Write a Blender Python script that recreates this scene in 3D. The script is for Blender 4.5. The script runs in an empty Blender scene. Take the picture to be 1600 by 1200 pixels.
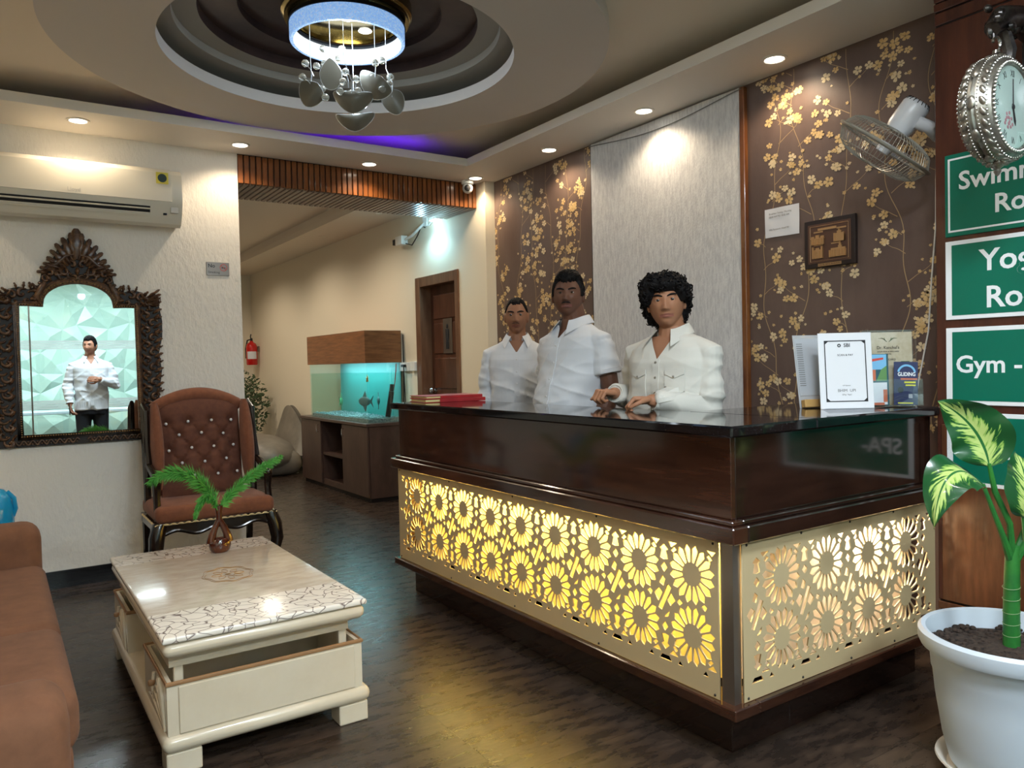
import bpy, bmesh, math, random
from mathutils import Vector, Matrix, noise
from math import sin, cos, pi, radians, sqrt, atan2
random.seed(7)
SC = bpy.context.scene
COL = SC.collection
# ------------------------------------------------------------------ camera
CAM_H = 1.30
yaw, pitch, roll = radians(33.824), radians(-1.5606), radians(-1.3197)
fw = Vector((sin(yaw)*cos(pitch), cos(yaw)*cos(pitch), sin(pitch)))
rt = Vector((cos(yaw), -sin(yaw), 0)); up = rt.cross(fw)
r2 = cos(roll)*rt + sin(roll)*up; u2 = -sin(roll)*rt + cos(roll)*up
cd = bpy.data.cameras.new('camera'); cam = bpy.data.objects.new('camera', cd); COL.objects.link(cam)
cd.sensor_width = 36.0; cd.lens = 1204.14/1600*36.0; cd.clip_start = 0.05; cd.clip_end = 60
mw = Matrix((( r2.x, u2.x, -fw.x, 0), (r2.y, u2.y, -fw.y, 0), (r2.z, u2.z, -fw.z, CAM_H), (0, 0, 0, 1)))
cam.matrix_world = mw
SC.camera = cam
# ------------------------------------------------------------------ world and view
w = bpy.data.worlds.new('world'); SC.world = w; w.use_nodes = True
w.node_tree.nodes['Background'].inputs[0].default_value = (0.80, 0.90, 1.0, 1)
w.node_tree.nodes['Background'].inputs[1].default_value = 0.6
SC.view_settings.view_transform = 'Standard'; SC.view_settings.look = 'None'
SC.view_settings.gamma = 1.0; SC.view_settings.exposure = 0.25; SC.view_settings.use_curve_mapping = False
# light levels (watts / emission strengths)
L_DOWN = 15.0          # warm recessed downlights
L_FILL_REAR = 17.0     # added unseen downlights filling the lobby behind the camera
L_FILL_PANEL = 66.0         # added cool fill panels in the ceiling behind the camera
L_CHAND = 9.0          # chandelier LED ring
L_CORR = 48.0          # added unseen corridor downlights
L_SCREEN = 1.0         # lamps behind the pierced brass screens
WARM = (1.0, 0.80, 0.56); WARM2 = (1.0, 0.86, 0.68); COOL = (0.80, 0.91, 1.0); NEUT = (1.0, 0.95, 0.88)

# ------------------------------------------------------------------ materials
M = {}
def lin(c):
    return tuple((x/12.92 if x <= 0.04045 else ((x+0.055)/1.055)**2.4) for x in c)
def rgb(r, g, b):
    return lin((r/255, g/255, b/255))
def mat(name, col, rough=0.5, metal=0.0, spec=0.5, col2=None, scale=8.0, stretch=(1,1,1), detail=6.0, ramp=(0.35,0.65),
        bump=0.0, bscale=40.0, bstretch=None, emit=None, estr=0.0, trans=0.0, ior=1.45, coat=0.0, rvar=0.0, alpha=1.0, sheen=0.0, rand=0.0, sss=0.0):
    m = bpy.data.materials.new(name); m.use_nodes = True; nt = m.node_tree; N = nt.nodes; Lk = nt.links
    b = N['Principled BSDF']; b.inputs['Base Color'].default_value = (*col, 1); b.inputs['Roughness'].default_value = rough
    b.inputs['Metallic'].default_value = metal; b.inputs['Specular IOR Level'].default_value = spec; b.inputs['IOR'].default_value = ior
    b.inputs['Transmission Weight'].default_value = trans; b.inputs['Coat Weight'].default_value = coat; b.inputs['Coat Roughness'].default_value = 0.08
    b.inputs['Alpha'].default_value = alpha; b.inputs['Sheen Weight'].default_value = sheen
    if sss: b.inputs['Subsurface Weight'].default_value = sss; b.inputs['Subsurface Radius'].default_value = (0.012, 0.005, 0.003); b.inputs['Subsurface Scale'].default_value = 1.0
    if emit: b.inputs['Emission Color'].default_value = (*emit, 1); b.inputs['Emission Strength'].default_value = estr
    tc = N.new('ShaderNodeTexCoord')
    out = None
    if col2 is not None:
        mp = N.new('ShaderNodeMapping'); mp.inputs['Scale'].default_value = stretch; Lk.new(tc.outputs['Object'], mp.inputs[0])
        nz = N.new('ShaderNodeTexNoise'); nz.inputs['Scale'].default_value = scale; nz.inputs['Detail'].default_value = detail; nz.inputs['Roughness'].default_value = 0.65
        Lk.new(mp.outputs[0], nz.inputs['Vector'])
        rp = N.new('ShaderNodeValToRGB'); rp.color_ramp.elements[0].position = ramp[0]; rp.color_ramp.elements[1].position = ramp[1]
        rp.color_ramp.elements[0].color = (*col, 1); rp.color_ramp.elements[1].color = (*col2, 1)
        Lk.new(nz.outputs[0], rp.inputs[0]); out = rp.outputs[0]
        if rvar:
            mr = N.new('ShaderNodeMapRange'); mr.inputs[3].default_value = rough-rvar; mr.inputs[4].default_value = rough+rvar
            Lk.new(nz.outputs[0], mr.inputs[0]); Lk.new(mr.outputs[0], b.inputs['Roughness'])
    if rand:
        oi = N.new('ShaderNodeObjectInfo'); hs = N.new('ShaderNodeHueSaturation'); mr = N.new('ShaderNodeMapRange')
        mr.inputs[3].default_value = 1-rand; mr.inputs[4].default_value = 1+rand; Lk.new(oi.outputs['Random'], mr.inputs[0]); Lk.new(mr.outputs[0], hs.inputs['Value'])
        if out: Lk.new(out, hs.inputs['Color'])
        else: hs.inputs['Color'].default_value = (*col, 1)
        out = hs.outputs[0]
    if out: Lk.new(out, b.inputs['Base Color'])
    if bump:
        mp = N.new('ShaderNodeMapping'); mp.inputs['Scale'].default_value = bstretch or (1,1,1); Lk.new(tc.outputs['Object'], mp.inputs[0])
        nz = N.new('ShaderNodeTexNoise'); nz.inputs['Scale'].default_value = bscale; nz.inputs['Detail'].default_value = 4.0
        Lk.new(mp.outputs[0], nz.inputs['Vector'])
        bp = N.new('ShaderNodeBump'); bp.inputs['Strength'].default_value = bump; bp.inputs['Distance'].default_value = 0.01
        Lk.new(nz.outputs[0], bp.inputs['Height']); Lk.new(bp.outputs[0], b.inputs['Normal'])
    M[name] = m; return m
def P(name): return M[name].node_tree.nodes['Principled BSDF']
def arch_glass(name, tint=(1,1,1), gloss=0.06, rough=0.0, fres=1.0):
    # thin pane: mostly clear, a little mirror-like
    m = bpy.data.materials.new(name); m.use_nodes = True; nt = m.node_tree; N = nt.nodes; Lk = nt.links
    for n in list(N): N.remove(n)
    o = N.new('ShaderNodeOutputMaterial'); t = N.new('ShaderNodeBsdfTransparent'); g = N.new('ShaderNodeBsdfGlossy'); mx = N.new('ShaderNodeMixShader')
    t.inputs[0].default_value = (*tint, 1); g.inputs['Roughness'].default_value = rough; g.inputs[0].default_value = (1,1,1,1)
    f = N.new('ShaderNodeFresnel'); f.inputs[0].default_value = 1.35; ad = N.new('ShaderNodeMath'); ad.operation = 'MULTIPLY_ADD'; ad.use_clamp = True; ad.inputs[2].default_value = gloss
    ge = N.new('ShaderNodeNewGeometry'); iv = N.new('ShaderNodeMath'); iv.operation = 'SUBTRACT'; iv.inputs[0].default_value = fres; Lk.new(ge.outputs['Backfacing'], iv.inputs[1]); iv.use_clamp = True
    Lk.new(f.outputs[0], ad.inputs[0]); Lk.new(iv.outputs[0], ad.inputs[1]); Lk.new(ad.outputs[0], mx.inputs[0]); Lk.new(t.outputs[0], mx.inputs[1]); Lk.new(g.outputs[0], mx.inputs[2]); Lk.new(mx.outputs[0], o.inputs[0])
    M[name] = m; return m

# ------------------------------------------------------------------ mesh builder
W = {}                                     # world matrix of every object made here
def tag(o, label=None, cat=None, group=None, kind=None):
    if label: o['label'] = label
    if cat: o['category'] = cat
    if group: o['group'] = group
    if kind: o['kind'] = kind
    return o
def thing(name, label, cat, loc=(0,0,0), rz=0.0, group=None, kind=None):
    o = bpy.data.objects.new(name, None); COL.objects.link(o); o.empty_display_size = 0.05
    o.location = loc; o.rotation_euler = (0,0,rz); W[o] = Matrix.Translation(Vector(loc)) @ Matrix.Rotation(rz, 4, 'Z')
    return tag(o, label, cat, group, kind)
def link(name, me, parent=None, loc=None):
    o = bpy.data.objects.new(name, me); COL.objects.link(o)
    L = Vector(loc) if loc is not None else Vector((0,0,0))
    o.location = L; W[o] = Matrix.Translation(L)
    if parent is not None:
        o.parent = parent; o.matrix_parent_inverse = W[parent].inverted()
    return o
class MB:
    def __init__(s, T=None):
        s.v = []; s.f = []; s.m = []; s.mats = []; s.cur = 0; s.T = T
    def use(s, name):
        if name not in s.mats: s.mats.append(name)
        s.cur = s.mats.index(name); return s
    def add(s, vs, fs):
        n = len(s.v)
        if s.T is not None: vs = [s.T @ Vector(q) for q in vs]
        s.v.extend([tuple(q) for q in vs]); s.f.extend([tuple(i+n for i in q) for q in fs]); s.m.extend([s.cur]*len(fs)); return s
    def box(s, lo, hi):
        x0,y0,z0 = lo; x1,y1,z1 = hi
        return s.add([(x0,y0,z0),(x1,y0,z0),(x1,y1,z0),(x0,y1,z0),(x0,y0,z1),(x1,y0,z1),(x1,y1,z1),(x0,y1,z1)],
                     [(0,3,2,1),(4,5,6,7),(0,1,5,4),(1,2,6,5),(2,3,7,6),(3,0,4,7)])
    def rbox(s, lo, hi, r=0.01, seg=2, puff=0.0):
        bm = bmesh.new(); bmesh.ops.create_cube(bm, size=1.0)
        c = [(a+b)/2 for a,b in zip(lo,hi)]; d = [abs(b-a) for a,b in zip(lo,hi)]
        for q in bm.verts: q.co = Vector((q.co.x*d[0], q.co.y*d[1], q.co.z*d[2]))
        r = min(r, min(d)*0.49)
        bmesh.ops.bevel(bm, geom=list(bm.edges), offset=r, segments=seg, profile=0.5, affect='EDGES')
        for q in bm.verts: q.co += Vector(c)
        return s.bm(bm)
    def bm(s, bm, T=None):
        bm.verts.ensure_lookup_table(); bm.verts.index_update()
        vs = [(T @ q.co) if T is not None else q.co.copy() for q in bm.verts]; fs = [[q.index for q in fc.verts] for fc in bm.faces]
        bm.free(); return s.add(vs, fs)
    def tube(s, pts, r, seg=8, caps=True, closed=False):
        pts = [Vector(p) for p in pts]; n = len(pts)
        rs = list(r) if hasattr(r, '__len__') else [r]*n
        T = []
        for i in range(n):
            a = pts[(i-1) % n] if (i > 0 or closed) else pts[0]; b = pts[(i+1) % n] if (i < n-1 or closed) else pts[-1]
            d = (b-a); T.append(d.normalized() if d.length > 1e-9 else Vector((0,0,1)))
        ref = Vector((0,0,1)) if abs(T[0].z) < 0.9 else Vector((1,0,0))
        nx = (ref - T[0]*ref.dot(T[0])).normalized(); vs = []; fs = []
        for i in range(n):
            nx = nx - T[i]*nx.dot(T[i])
            nx = nx.normalized() if nx.length > 1e-6 else T[i].orthogonal().normalized()
            ny = T[i].cross(nx); rr = rs[i]
            ra, rb = rr if hasattr(rr, '__len__') else (rr, rr)
            for k in range(seg):
                a = 2*pi*k/seg; vs.append(pts[i] + nx*(ra*cos(a)) + ny*(rb*sin(a)))
        m = n if closed else n-1
        for i in range(m):
            for k in range(seg):
                a = i*seg+k; b = i*seg+(k+1) % seg; c = ((i+1) % n)*seg+(k+1) % seg; d = ((i+1) % n)*seg+k
                fs.append((a,b,c,d))
        if caps and not closed:
            fs.append(tuple(reversed(range(seg)))); fs.append(tuple(range((n-1)*seg, n*seg)))
        return s.add(vs, fs)
    def lathe(s, prof, c=(0,0,0), seg=32, sx=1.0, sy=1.0, R=None, a0=0.0, a1=2*pi):
        c = Vector(c); full = abs(a1-a0-2*pi) < 1e-6; n = seg if full else seg+1; vs = []; fs = []
        for (r, z) in prof:
            for k in range(n):
                a = a0+(a1-a0)*k/seg; p = Vector((r*cos(a)*sx, r*sin(a)*sy, z))
                vs.append((R @ p if R is not None else p) + c)
        for i in range(len(prof)-1):
            for k in range(seg):
                k2 = (k+1) % n
                fs.append((i*n+k, i*n+k2, (i+1)*n+k2, (i+1)*n+k))
        return s.add(vs, fs)
    def sph(s, c, r, seg=12, rings=8, R=None):
        r = r if hasattr(r, '__len__') else (r,r,r); c = Vector(c); vs = []; fs = []
        def q(x,y,z):
            p = Vector((x*r[0], y*r[1], z*r[2])); return (R @ p if R is not None else p)+c
        vs.append(q(0,0,-1))
        for i in range(1, rings):
            t = -pi/2+pi*i/rings
            for k in range(seg): a = 2*pi*k/seg; vs.append(q(cos(t)*cos(a), cos(t)*sin(a), sin(t)))
        vs.append(q(0,0,1)); e = len(vs)-1
        for k in range(seg): fs.append((0, 1+(k+1) % seg, 1+k)); fs.append((e, e-seg+k, e-seg+(k+1) % seg))
        for i in range(rings-2):
            for k in range(seg):
                a = 1+i*seg+k; b = 1+i*seg+(k+1) % seg; fs.append((a, b, b+seg, a+seg))
        return s.add(vs, fs)
    def prism(s, poly, o, u, v, d):
        # poly: 2D outline, o origin, u/v axes, d = extrusion vector
        o = Vector(o); u = Vector(u); v = Vector(v); d = Vector(d); n = len(poly)
        a = [o+u*x+v*y for x,y in poly]; vs = a+[q+d for q in a]
        fs = [tuple(range(n)), tuple(range(2*n-1, n-1, -1))]+[(i, i+n, (i+1) % n+n, (i+1) % n) for i in range(n)]
        fs = [tuple(reversed(q)) for q in fs] if u.cross(v).dot(d) < 0 else fs
        return s.add(vs, [tuple(reversed(q)) for q in fs])
    def grid(s, fn, nu, nv, closeu=False):
        vs = [fn(i/(nu if closeu else nu-1), j/(nv-1)) for j in range(nv) for i in range(nu)]; fs = []
        for j in range(nv-1):
            for i in range(nu if closeu else nu-1):
                i2 = (i+1) % nu; fs.append((j*nu+i, j*nu+i2, (j+1)*nu+i2, (j+1)*nu+i))
        return s.add(vs, fs)
    def mesh(s, name, mt=None, smooth=True, ang=0.7, origin=None):
        o = Vector(origin) if origin is not None else Vector((0,0,0))
        me = bpy.data.meshes.new(name); me.from_pydata([tuple(Vector(q)-o) for q in s.v], [], s.f)
        names = s.mats or [mt]
        for nm in names: me.materials.append(M[nm])
        if len(names) > 1: me.polygons.foreach_set('material_index', s.m)
        if smooth:
            me.polygons.foreach_set('use_smooth', [True]*len(me.polygons))
            me.set_sharp_from_angle(angle=ang)
        me.update(); return me
    def build(s, name, mt=None, parent=None, smooth=True, ang=0.7, origin=None):
        if origin is None:
            xs, ys, zs = zip(*s.v); origin = ((min(xs)+max(xs))/2, (min(ys)+max(ys))/2, min(zs))
        return link(name, s.mesh(name, mt, smooth, ang, origin), parent, origin)
def struct(o): o['kind'] = 'structure'; return o
def copy_tree(o, parent=None):
    c = o.copy(); COL.objects.link(c); W[c] = W[o].copy()
    if parent is not None: c.parent = parent
    for ch in list(o.children): copy_tree(ch, c)
    return c
def place(o, loc, rz=None):
    o.location = loc
    if rz is not None: o.rotation_euler = (0,0,rz)
    W[o] = Matrix.Translation(Vector(loc)) @ Matrix.Rotation(o.rotation_euler.z, 4, 'Z')
def solidify_fix(o):
    bm = bmesh.new(); bm.from_mesh(o.data); bmesh.ops.recalc_face_normals(bm, faces=bm.faces); bm.to_mesh(o.data); bm.free(); return o
def lamp(name, kind, loc, energy, color, parent=None, size=0.05, rot=None, spot=2.4, blend=0.6):
    ld = bpy.data.lights.new(name, kind); ld.energy = energy; ld.color = color
    if kind == 'AREA': ld.shape = 'DISK'; ld.size = size
    else: ld.shadow_soft_size = size
    if kind == 'SPOT': ld.spot_size = spot; ld.spot_blend = blend
    o = bpy.data.objects.new(name, ld); COL.objects.link(o); o.location = loc
    if rot is not None: o.rotation_euler = rot
    if parent is not None: o.parent = parent; o.matrix_parent_inverse = W[parent].inverted()
    return o
def text_mesh(name, body, size, mt, T, parent=None, align='CENTER', extrude=0.0008, font_bold=False, sx=1.0, space=1.0):
    cu = bpy.data.curves.new(name, 'FONT'); cu.body = body; cu.size = size; cu.align_x = align; cu.align_y = 'CENTER'; cu.extrude = extrude
    cu.space_character = space; cu.resolution_u = 3
    if font_bold: cu.offset = size*0.018
    t = bpy.data.objects.new(name, cu); COL.objects.link(t)
    dg = bpy.context.evaluated_depsgraph_get(); me = bpy.data.meshes.new_from_object(t.evaluated_get(dg))
    bpy.data.objects.remove(t); bpy.data.curves.remove(cu)
    S = Matrix.Diagonal((sx,1,1,1)); me.transform(T @ S); me.materials.clear(); me.materials.append(M[mt]); me.name = name
    o = link(name, me, parent, None); return o
def frame(o, u, v):
    # matrix whose local x->u, y->v, z->u x v at o
    u = Vector(u).normalized(); v = Vector(v).normalized(); n = u.cross(v); o = Vector(o)
    return Matrix(((u.x,v.x,n.x,o.x),(u.y,v.y,n.y,o.y),(u.z,v.z,n.z,o.z),(0,0,0,1)))
# ------------------------------------------------------------------ material library
mat('floor_tile', rgb(46,37,32), 0.28, col2=rgb(92,74,61), scale=9, stretch=(0.6,2.2,1), detail=14, ramp=(0.44,0.84), bump=0.04, bscale=60, rvar=0.08, rand=0.06)
mat('grout', rgb(34,28,25), 0.6)
mat('stucco', rgb(238,233,224), 0.75, bump=0.7, bscale=34, bstretch=(1.5,1.5,0.75))
mat('plaster', rgb(236,224,200), 0.7)
mat('paint_white', rgb(228,222,214), 0.6)
mat('ceil_paint', rgb(232,219,200), 0.65)
mat('dome_dark', rgb(62,48,46), 0.38, col2=rgb(92,74,68), scale=3, ramp=(0.4,0.75))
mat('olive_paint', rgb(150,145,134), 0.6)
mat('slat_wood', rgb(98,52,24), 0.28, col2=rgb(150,92,44), scale=9, stretch=(3,3,0.4), coat=0.4, rand=0.22)
mat('slat_under', rgb(140,120,106), 0.4, col2=rgb(164,142,124), scale=9, rand=0.12)
mat('beam_back', rgb(24,16,12), 0.7)
mat('wallpaper', rgb(92,74,68), 0.40, col2=rgb(112,93,84), scale=2.2, stretch=(1,1.6,0.5), ramp=(0.3,0.7), bump=0.06, bscale=160)
mat('gold_print', rgb(206,168,108), 0.45, metal=0.15, col2=rgb(228,200,150), scale=26, ramp=(0.3,0.7))
mat('gold_print_pale', rgb(226,204,164), 0.45, metal=0.1)
mat('branch_print', rgb(178,150,112), 0.5, metal=0.1)
mat('blind_fabric', rgb(222,222,222), 0.85, col2=rgb(200,200,202), scale=46, stretch=(1,1.6,0.35), ramp=(0.40,0.62), bump=0.35, bscale=130, bstretch=(1,2.2,0.5))
mat('pillar_wood', rgb(58,30,24), 0.25, col2=rgb(84,44,32), scale=7, stretch=(2,2,0.25), coat=0.3)
mat('pillar_low', rgb(74,42,26), 0.25, col2=rgb(104,62,38), scale=8, stretch=(2,2,0.25), coat=0.4)
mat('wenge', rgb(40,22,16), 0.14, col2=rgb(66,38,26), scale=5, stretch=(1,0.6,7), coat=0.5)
mat('wenge_shaded', rgb(28,17,14), 0.12, col2=rgb(44,27,21), scale=5, stretch=(0.6,1,7), coat=0.5)  # same wood as wenge, its dark reflections painted in as a darker colour
mat('granite', rgb(16,16,18), 0.06, col2=rgb(60,60,62), scale=170, detail=2, ramp=(0.60,0.78), spec=0.6)
mat('brass_sheet', rgb(196,175,136), 0.40, metal=0.10)
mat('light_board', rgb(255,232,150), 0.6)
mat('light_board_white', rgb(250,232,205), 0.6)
mat('steel', rgb(150,140,132), 0.28, metal=0.9)
mat('black_screw', rgb(30,24,20), 0.4)
mat('chrome', rgb(215,215,215), 0.08, metal=1.0)
mat('door_wood', rgb(74,42,28), 0.35, col2=rgb(100,60,40), scale=8, stretch=(2,2,0.3))
mat('frame_wood', rgb(104,72,52), 0.35, col2=rgb(128,92,68), scale=10, stretch=(3,3,0.4))
mat('tank_wood', rgb(104,64,36), 0.35, col2=rgb(150,98,60), scale=5, stretch=(1,0.7,8), ramp=(0.3,0.7))
mat('cab_wood', rgb(64,48,42), 0.4, col2=rgb(82,62,54), scale=6, stretch=(1.5,1.5,0.5))
mat('cab_dark', rgb(26,18,16), 0.6)
mat('white_plastic', rgb(236,234,228), 0.25)
mat('ac_plastic', rgb(222,216,200), 0.24)
mat('ac_grey', rgb(196,192,184), 0.35)
mat('dark_slot', rgb(22,22,24), 0.6)
mat('sticker_yellow', rgb(222,206,70), 0.5)
mat('sticker_green', rgb(40,58,48), 0.5)
mat('print_grey', rgb(120,120,120), 0.6)
mat('print_black', rgb(36,36,40), 0.6)
mat('paper', rgb(222,223,228), 0.7)
mat('carved', rgb(66,44,32), 0.30, col2=rgb(132,98,68), scale=38, ramp=(0.42,0.72), spec=0.7)
mat('carved_dark', rgb(34,24,18), 0.5)
mat('carved_gold', rgb(150,112,62), 0.3, metal=0.5)
mat('mirror_glass', (0.86,0.93,0.90), 0.0, metal=1.0)
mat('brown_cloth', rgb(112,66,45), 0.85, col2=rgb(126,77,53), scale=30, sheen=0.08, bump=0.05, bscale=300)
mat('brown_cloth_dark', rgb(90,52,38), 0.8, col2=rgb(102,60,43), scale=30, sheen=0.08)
mat('sofa_cloth', rgb(112,75,53), 0.88, col2=rgb(124,84,60), scale=14, sheen=0.03, bump=0.05, bscale=260)
mat('black_lacquer', rgb(26,18,15), 0.2, col2=rgb(58,40,30), scale=40, ramp=(0.55,0.8), coat=0.4)
mat('rope_gold', rgb(206,184,138), 0.5)
mat('crystal', rgb(235,240,245), 0.05, spec=1.0, metal=0.35)
mat('cream_lacquer', rgb(206,192,168), 0.22, col2=rgb(216,204,182), scale=2.5, coat=0.35)
mat('cream_dark', rgb(160,140,112), 0.4)
mat('trim_brown', rgb(150,112,76), 0.4)
mat('black_paint', rgb(20,18,18), 0.4)
mat('vase_glaze', rgb(64,26,14), 0.08, col2=rgb(112,62,28), scale=9, ramp=(0.45,0.8), coat=0.5)
mat('fern', rgb(64,140,52), 0.5, col2=rgb(104,180,84), scale=20)
mat('leaf_green', rgb(34,92,42), 0.35)
mat('blue_plastic', rgb(28,150,200), 0.15, coat=0.5)
mat('pot_white', rgb(196,206,218), 0.4)
mat('saucer', rgb(222,216,206), 0.5)
mat('soil', rgb(34,26,22), 0.95, col2=rgb(66,52,44), scale=60, bump=0.4, bscale=80)
mat('stem_green', rgb(48,120,46), 0.35, col2=rgb(24,84,44), scale=5)
mat('sign_green', rgb(0,110,88), 0.3)
mat('sign_white', rgb(240,242,244), 0.4)
mat('antique_silver', rgb(176,172,162), 0.34, metal=0.9, col2=rgb(110,102,94), scale=28, ramp=(0.42,0.75))
mat('silver_bright', rgb(190,190,186), 0.2, metal=1.0)
mat('bronze_dark', rgb(58,56,56), 0.3, metal=0.9, col2=rgb(120,112,106), scale=16, ramp=(0.45,0.8))
mat('dial', rgb(206,222,218), 0.35)
mat('pink_print', rgb(196,140,150), 0.6)
mat('fan_plastic', rgb(214,216,220), 0.3)
mat('fan_wire', rgb(170,168,158), 0.3, metal=0.3)
mat('plaque_wood', rgb(40,28,26), 0.35)
mat('plaque_brass', rgb(186,148,104), 0.38, metal=0.6)
mat('plaque_field', rgb(88,60,46), 0.5)
mat('red_book', rgb(150,30,36), 0.35, col2=rgb(176,44,48), scale=8)
mat('page_edge', rgb(226,212,150), 0.7)
mat('ext_red', rgb(196,30,26), 0.25, coat=0.3)
mat('lounge_leather', rgb(112,104,94), 0.42, col2=rgb(128,120,108), scale=6)
mat('bush', rgb(44,60,38), 0.6, col2=rgb(72,92,54), scale=9)
mat('cctv_white', rgb(232,230,224), 0.3)
mat('sky_print', rgb(120,180,220), 0.4); mat('hill_print', rgb(96,140,84), 0.4); mat('red_print', rgb(200,70,60), 0.4)
mat('navy_print', rgb(52,56,92), 0.35); mat('teal_print', rgb(40,84,96), 0.35); mat('sand_print', rgb(196,190,172), 0.4, col2=rgb(150,132,96), scale=5)
mat('yellow_print', rgb(224,220,60), 0.4); mat('orange_print', rgb(200,110,80), 0.4); mat('kraft', rgb(190,150,90), 0.6); mat('silver_print', rgb(176,180,186), 0.35)
mat('skin_a', rgb(164,116,88), 0.5, spec=0.35, sss=0.08); mat('skin_b', rgb(108,75,60), 0.48, spec=0.35, sss=0.06); mat('skin_c', rgb(146,104,80), 0.5, spec=0.35, sss=0.08); mat('skin_d', rgb(166,118,94), 0.5, spec=0.35, sss=0.08)
mat('lip_a', rgb(150,94,80), 0.45); mat('lip_b', rgb(130,82,74), 0.45); mat('lip_c', rgb(128,80,66), 0.45)
mat('hair', rgb(15,13,14), 0.62, spec=0.22)
mat('eye_white', rgb(168,158,150), 0.25); mat('iris', rgb(34,20,14), 0.15)
mat('shirt_white', rgb(212,217,224), 0.8, sheen=0.1, bump=0.06, bscale=400)
mat('shirt_cream', rgb(206,204,196), 0.85, sheen=0.1, bump=0.10, bscale=300)
mat('trouser', rgb(24,26,34), 0.8)
mat('button', rgb(150,145,135), 0.3, metal=0.3)
mat('button_white', rgb(215,218,222), 0.3)
mat('led_warm', (1,0.9,0.75), 0.5, emit=(1.0,0.90,0.74), estr=9.0)
mat('led_cool', (0.9,0.95,1), 0.5, emit=(0.86,0.93,1.0), estr=5.0)
mat('led_ring', (0.30,0.48,0.8), 0.2, emit=(0.30,0.55,1.0), estr=0.55, col2=(0.9,0.95,1.0), scale=90, ramp=(0.45,0.6), bump=0.8, bscale=160)
mat('led_ring_in', (0.3,0.3,0.3), 0.5, emit=(0.92,0.97,1.0), estr=0.5)
mat('led_blue', (0.1,0.02,1), 0.5, emit=(0.10,0.01,1.0), estr=8.0)
mat('glass_smoke', rgb(112,108,96), 0.3, alpha=0.96, spec=0.6)
mat('crystal_drop', rgb(236,238,232), 0.03, trans=0.75, ior=1.5, spec=0.8)
mat('gold_mirror', rgb(150,132,84), 0.14, metal=1.0)
mat('water_unused', rgb(150,205,200), 0.05)
mat('tank_back', rgb(96,170,165), 0.6)
mat('pebbles', rgb(150,164,164), 0.6, col2=rgb(70,88,92), scale=60)
mat('fish_grey', rgb(96,120,124), 0.5); mat('fish_orange', rgb(226,150,60), 0.5); mat('fish_green', rgb(70,130,84), 0.5)
mat('filter_black', rgb(18,24,28), 0.4)
mat('facet', rgb(178,200,190), 0.28)
mat('frost', rgb(226,238,238), 0.5, alpha=0.75)
mat('acrylic_white', rgb(225,230,235), 0.2, alpha=0.35)
arch_glass('glass', (0.93,0.98,0.96), 0.04); arch_glass('glass_tank', (0.92,0.98,0.97), 0.05, fres=0.0); arch_glass('acrylic', (0.97,0.98,0.99), 0.05)

arch_glass('tank_water', (0.80,0.95,0.93), 0.0, fres=0.0)

mat('node_green', rgb(132,156,110), 0.6)

mat('disc_paint', rgb(206,199,192), 0.62)
# ------------------------------------------------------------------ the setting
YM = 5.398; XW = 3.40; XD = 3.31; XP = 3.09; YP = 1.597; ZS = 2.762; ZF = 2.817; ZC = 2.90
YB = -3.4; XL = -1.7; YE = 12.10
DC = (1.477, 3.63)
# floor of square tiles on a grout bed
fl = struct(MB().box((XL,YB,-0.10),(3.75,YE+0.2,-0.006)).build('floor','grout',smooth=False))
T = 0.6; tile_mesh = None
tb = MB(); tb.box((-T/2+0.0006,-T/2+0.0006,-0.006),(T/2-0.0006,T/2-0.0006,0.0)); tile_mesh = tb.mesh('tile','floor_tile',False)
nx = int((3.75-XL)/T)+1; ny = int((YE+0.2-YB)/T)+1
for i in range(nx):
    for j in range(ny):
        x = XL+0.35+i*T-0.05; y = YB+0.3+j*T
        if x-T/2 > 3.5 or y-T/2 > YE: continue
        link('tile', tile_mesh, fl, (x, y, 0))
# walls
wf = struct(MB().box((XL,YM,0),(1.413,5.89,ZC)).build('wall_far','stucco',smooth=False))
struct(MB().box((XL,YM-0.012,0),(1.413,YM,0.105)).build('baseboard_far','granite',smooth=False))
struct(MB().box((XW,YP,0),(XW+0.2,5.30,ZC)).build('wall_right','wallpaper',smooth=False))
# corridor wall with a doorway
dw = MB(); y0d, y1d, zd = 5.735, 6.495, 2.105
dw.box((XD,5.27,0),(XD+0.3,y0d,ZC)); dw.box((XD,y1d,0),(XD+0.3,YE,ZC)); dw.box((XD,y0d,zd),(XD+0.3,y1d,ZC)); dw.box((XD+0.22,y0d,0),(XD+0.3,y1d,zd))
struct(dw.build('wall_corridor','plaster',smooth=False))
struct(MB().box((-2.2,YE,0),(XD+0.3,YE+0.2,ZC)).build('wall_end','plaster',smooth=False))
struct(MB().box((-2.4,5.89,0),(-2.2,YE+0.2,ZC)).build('wall_corridor_left','plaster',smooth=False))
struct(MB().box((XL-0.2,YB,0),(XL,YM+0.3,ZC)).build('wall_left','plaster',smooth=False))
struct(MB().box((XL-0.2,YB-0.2,0),(3.75,YB,ZC)).build('wall_back','plaster',smooth=False))
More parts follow.
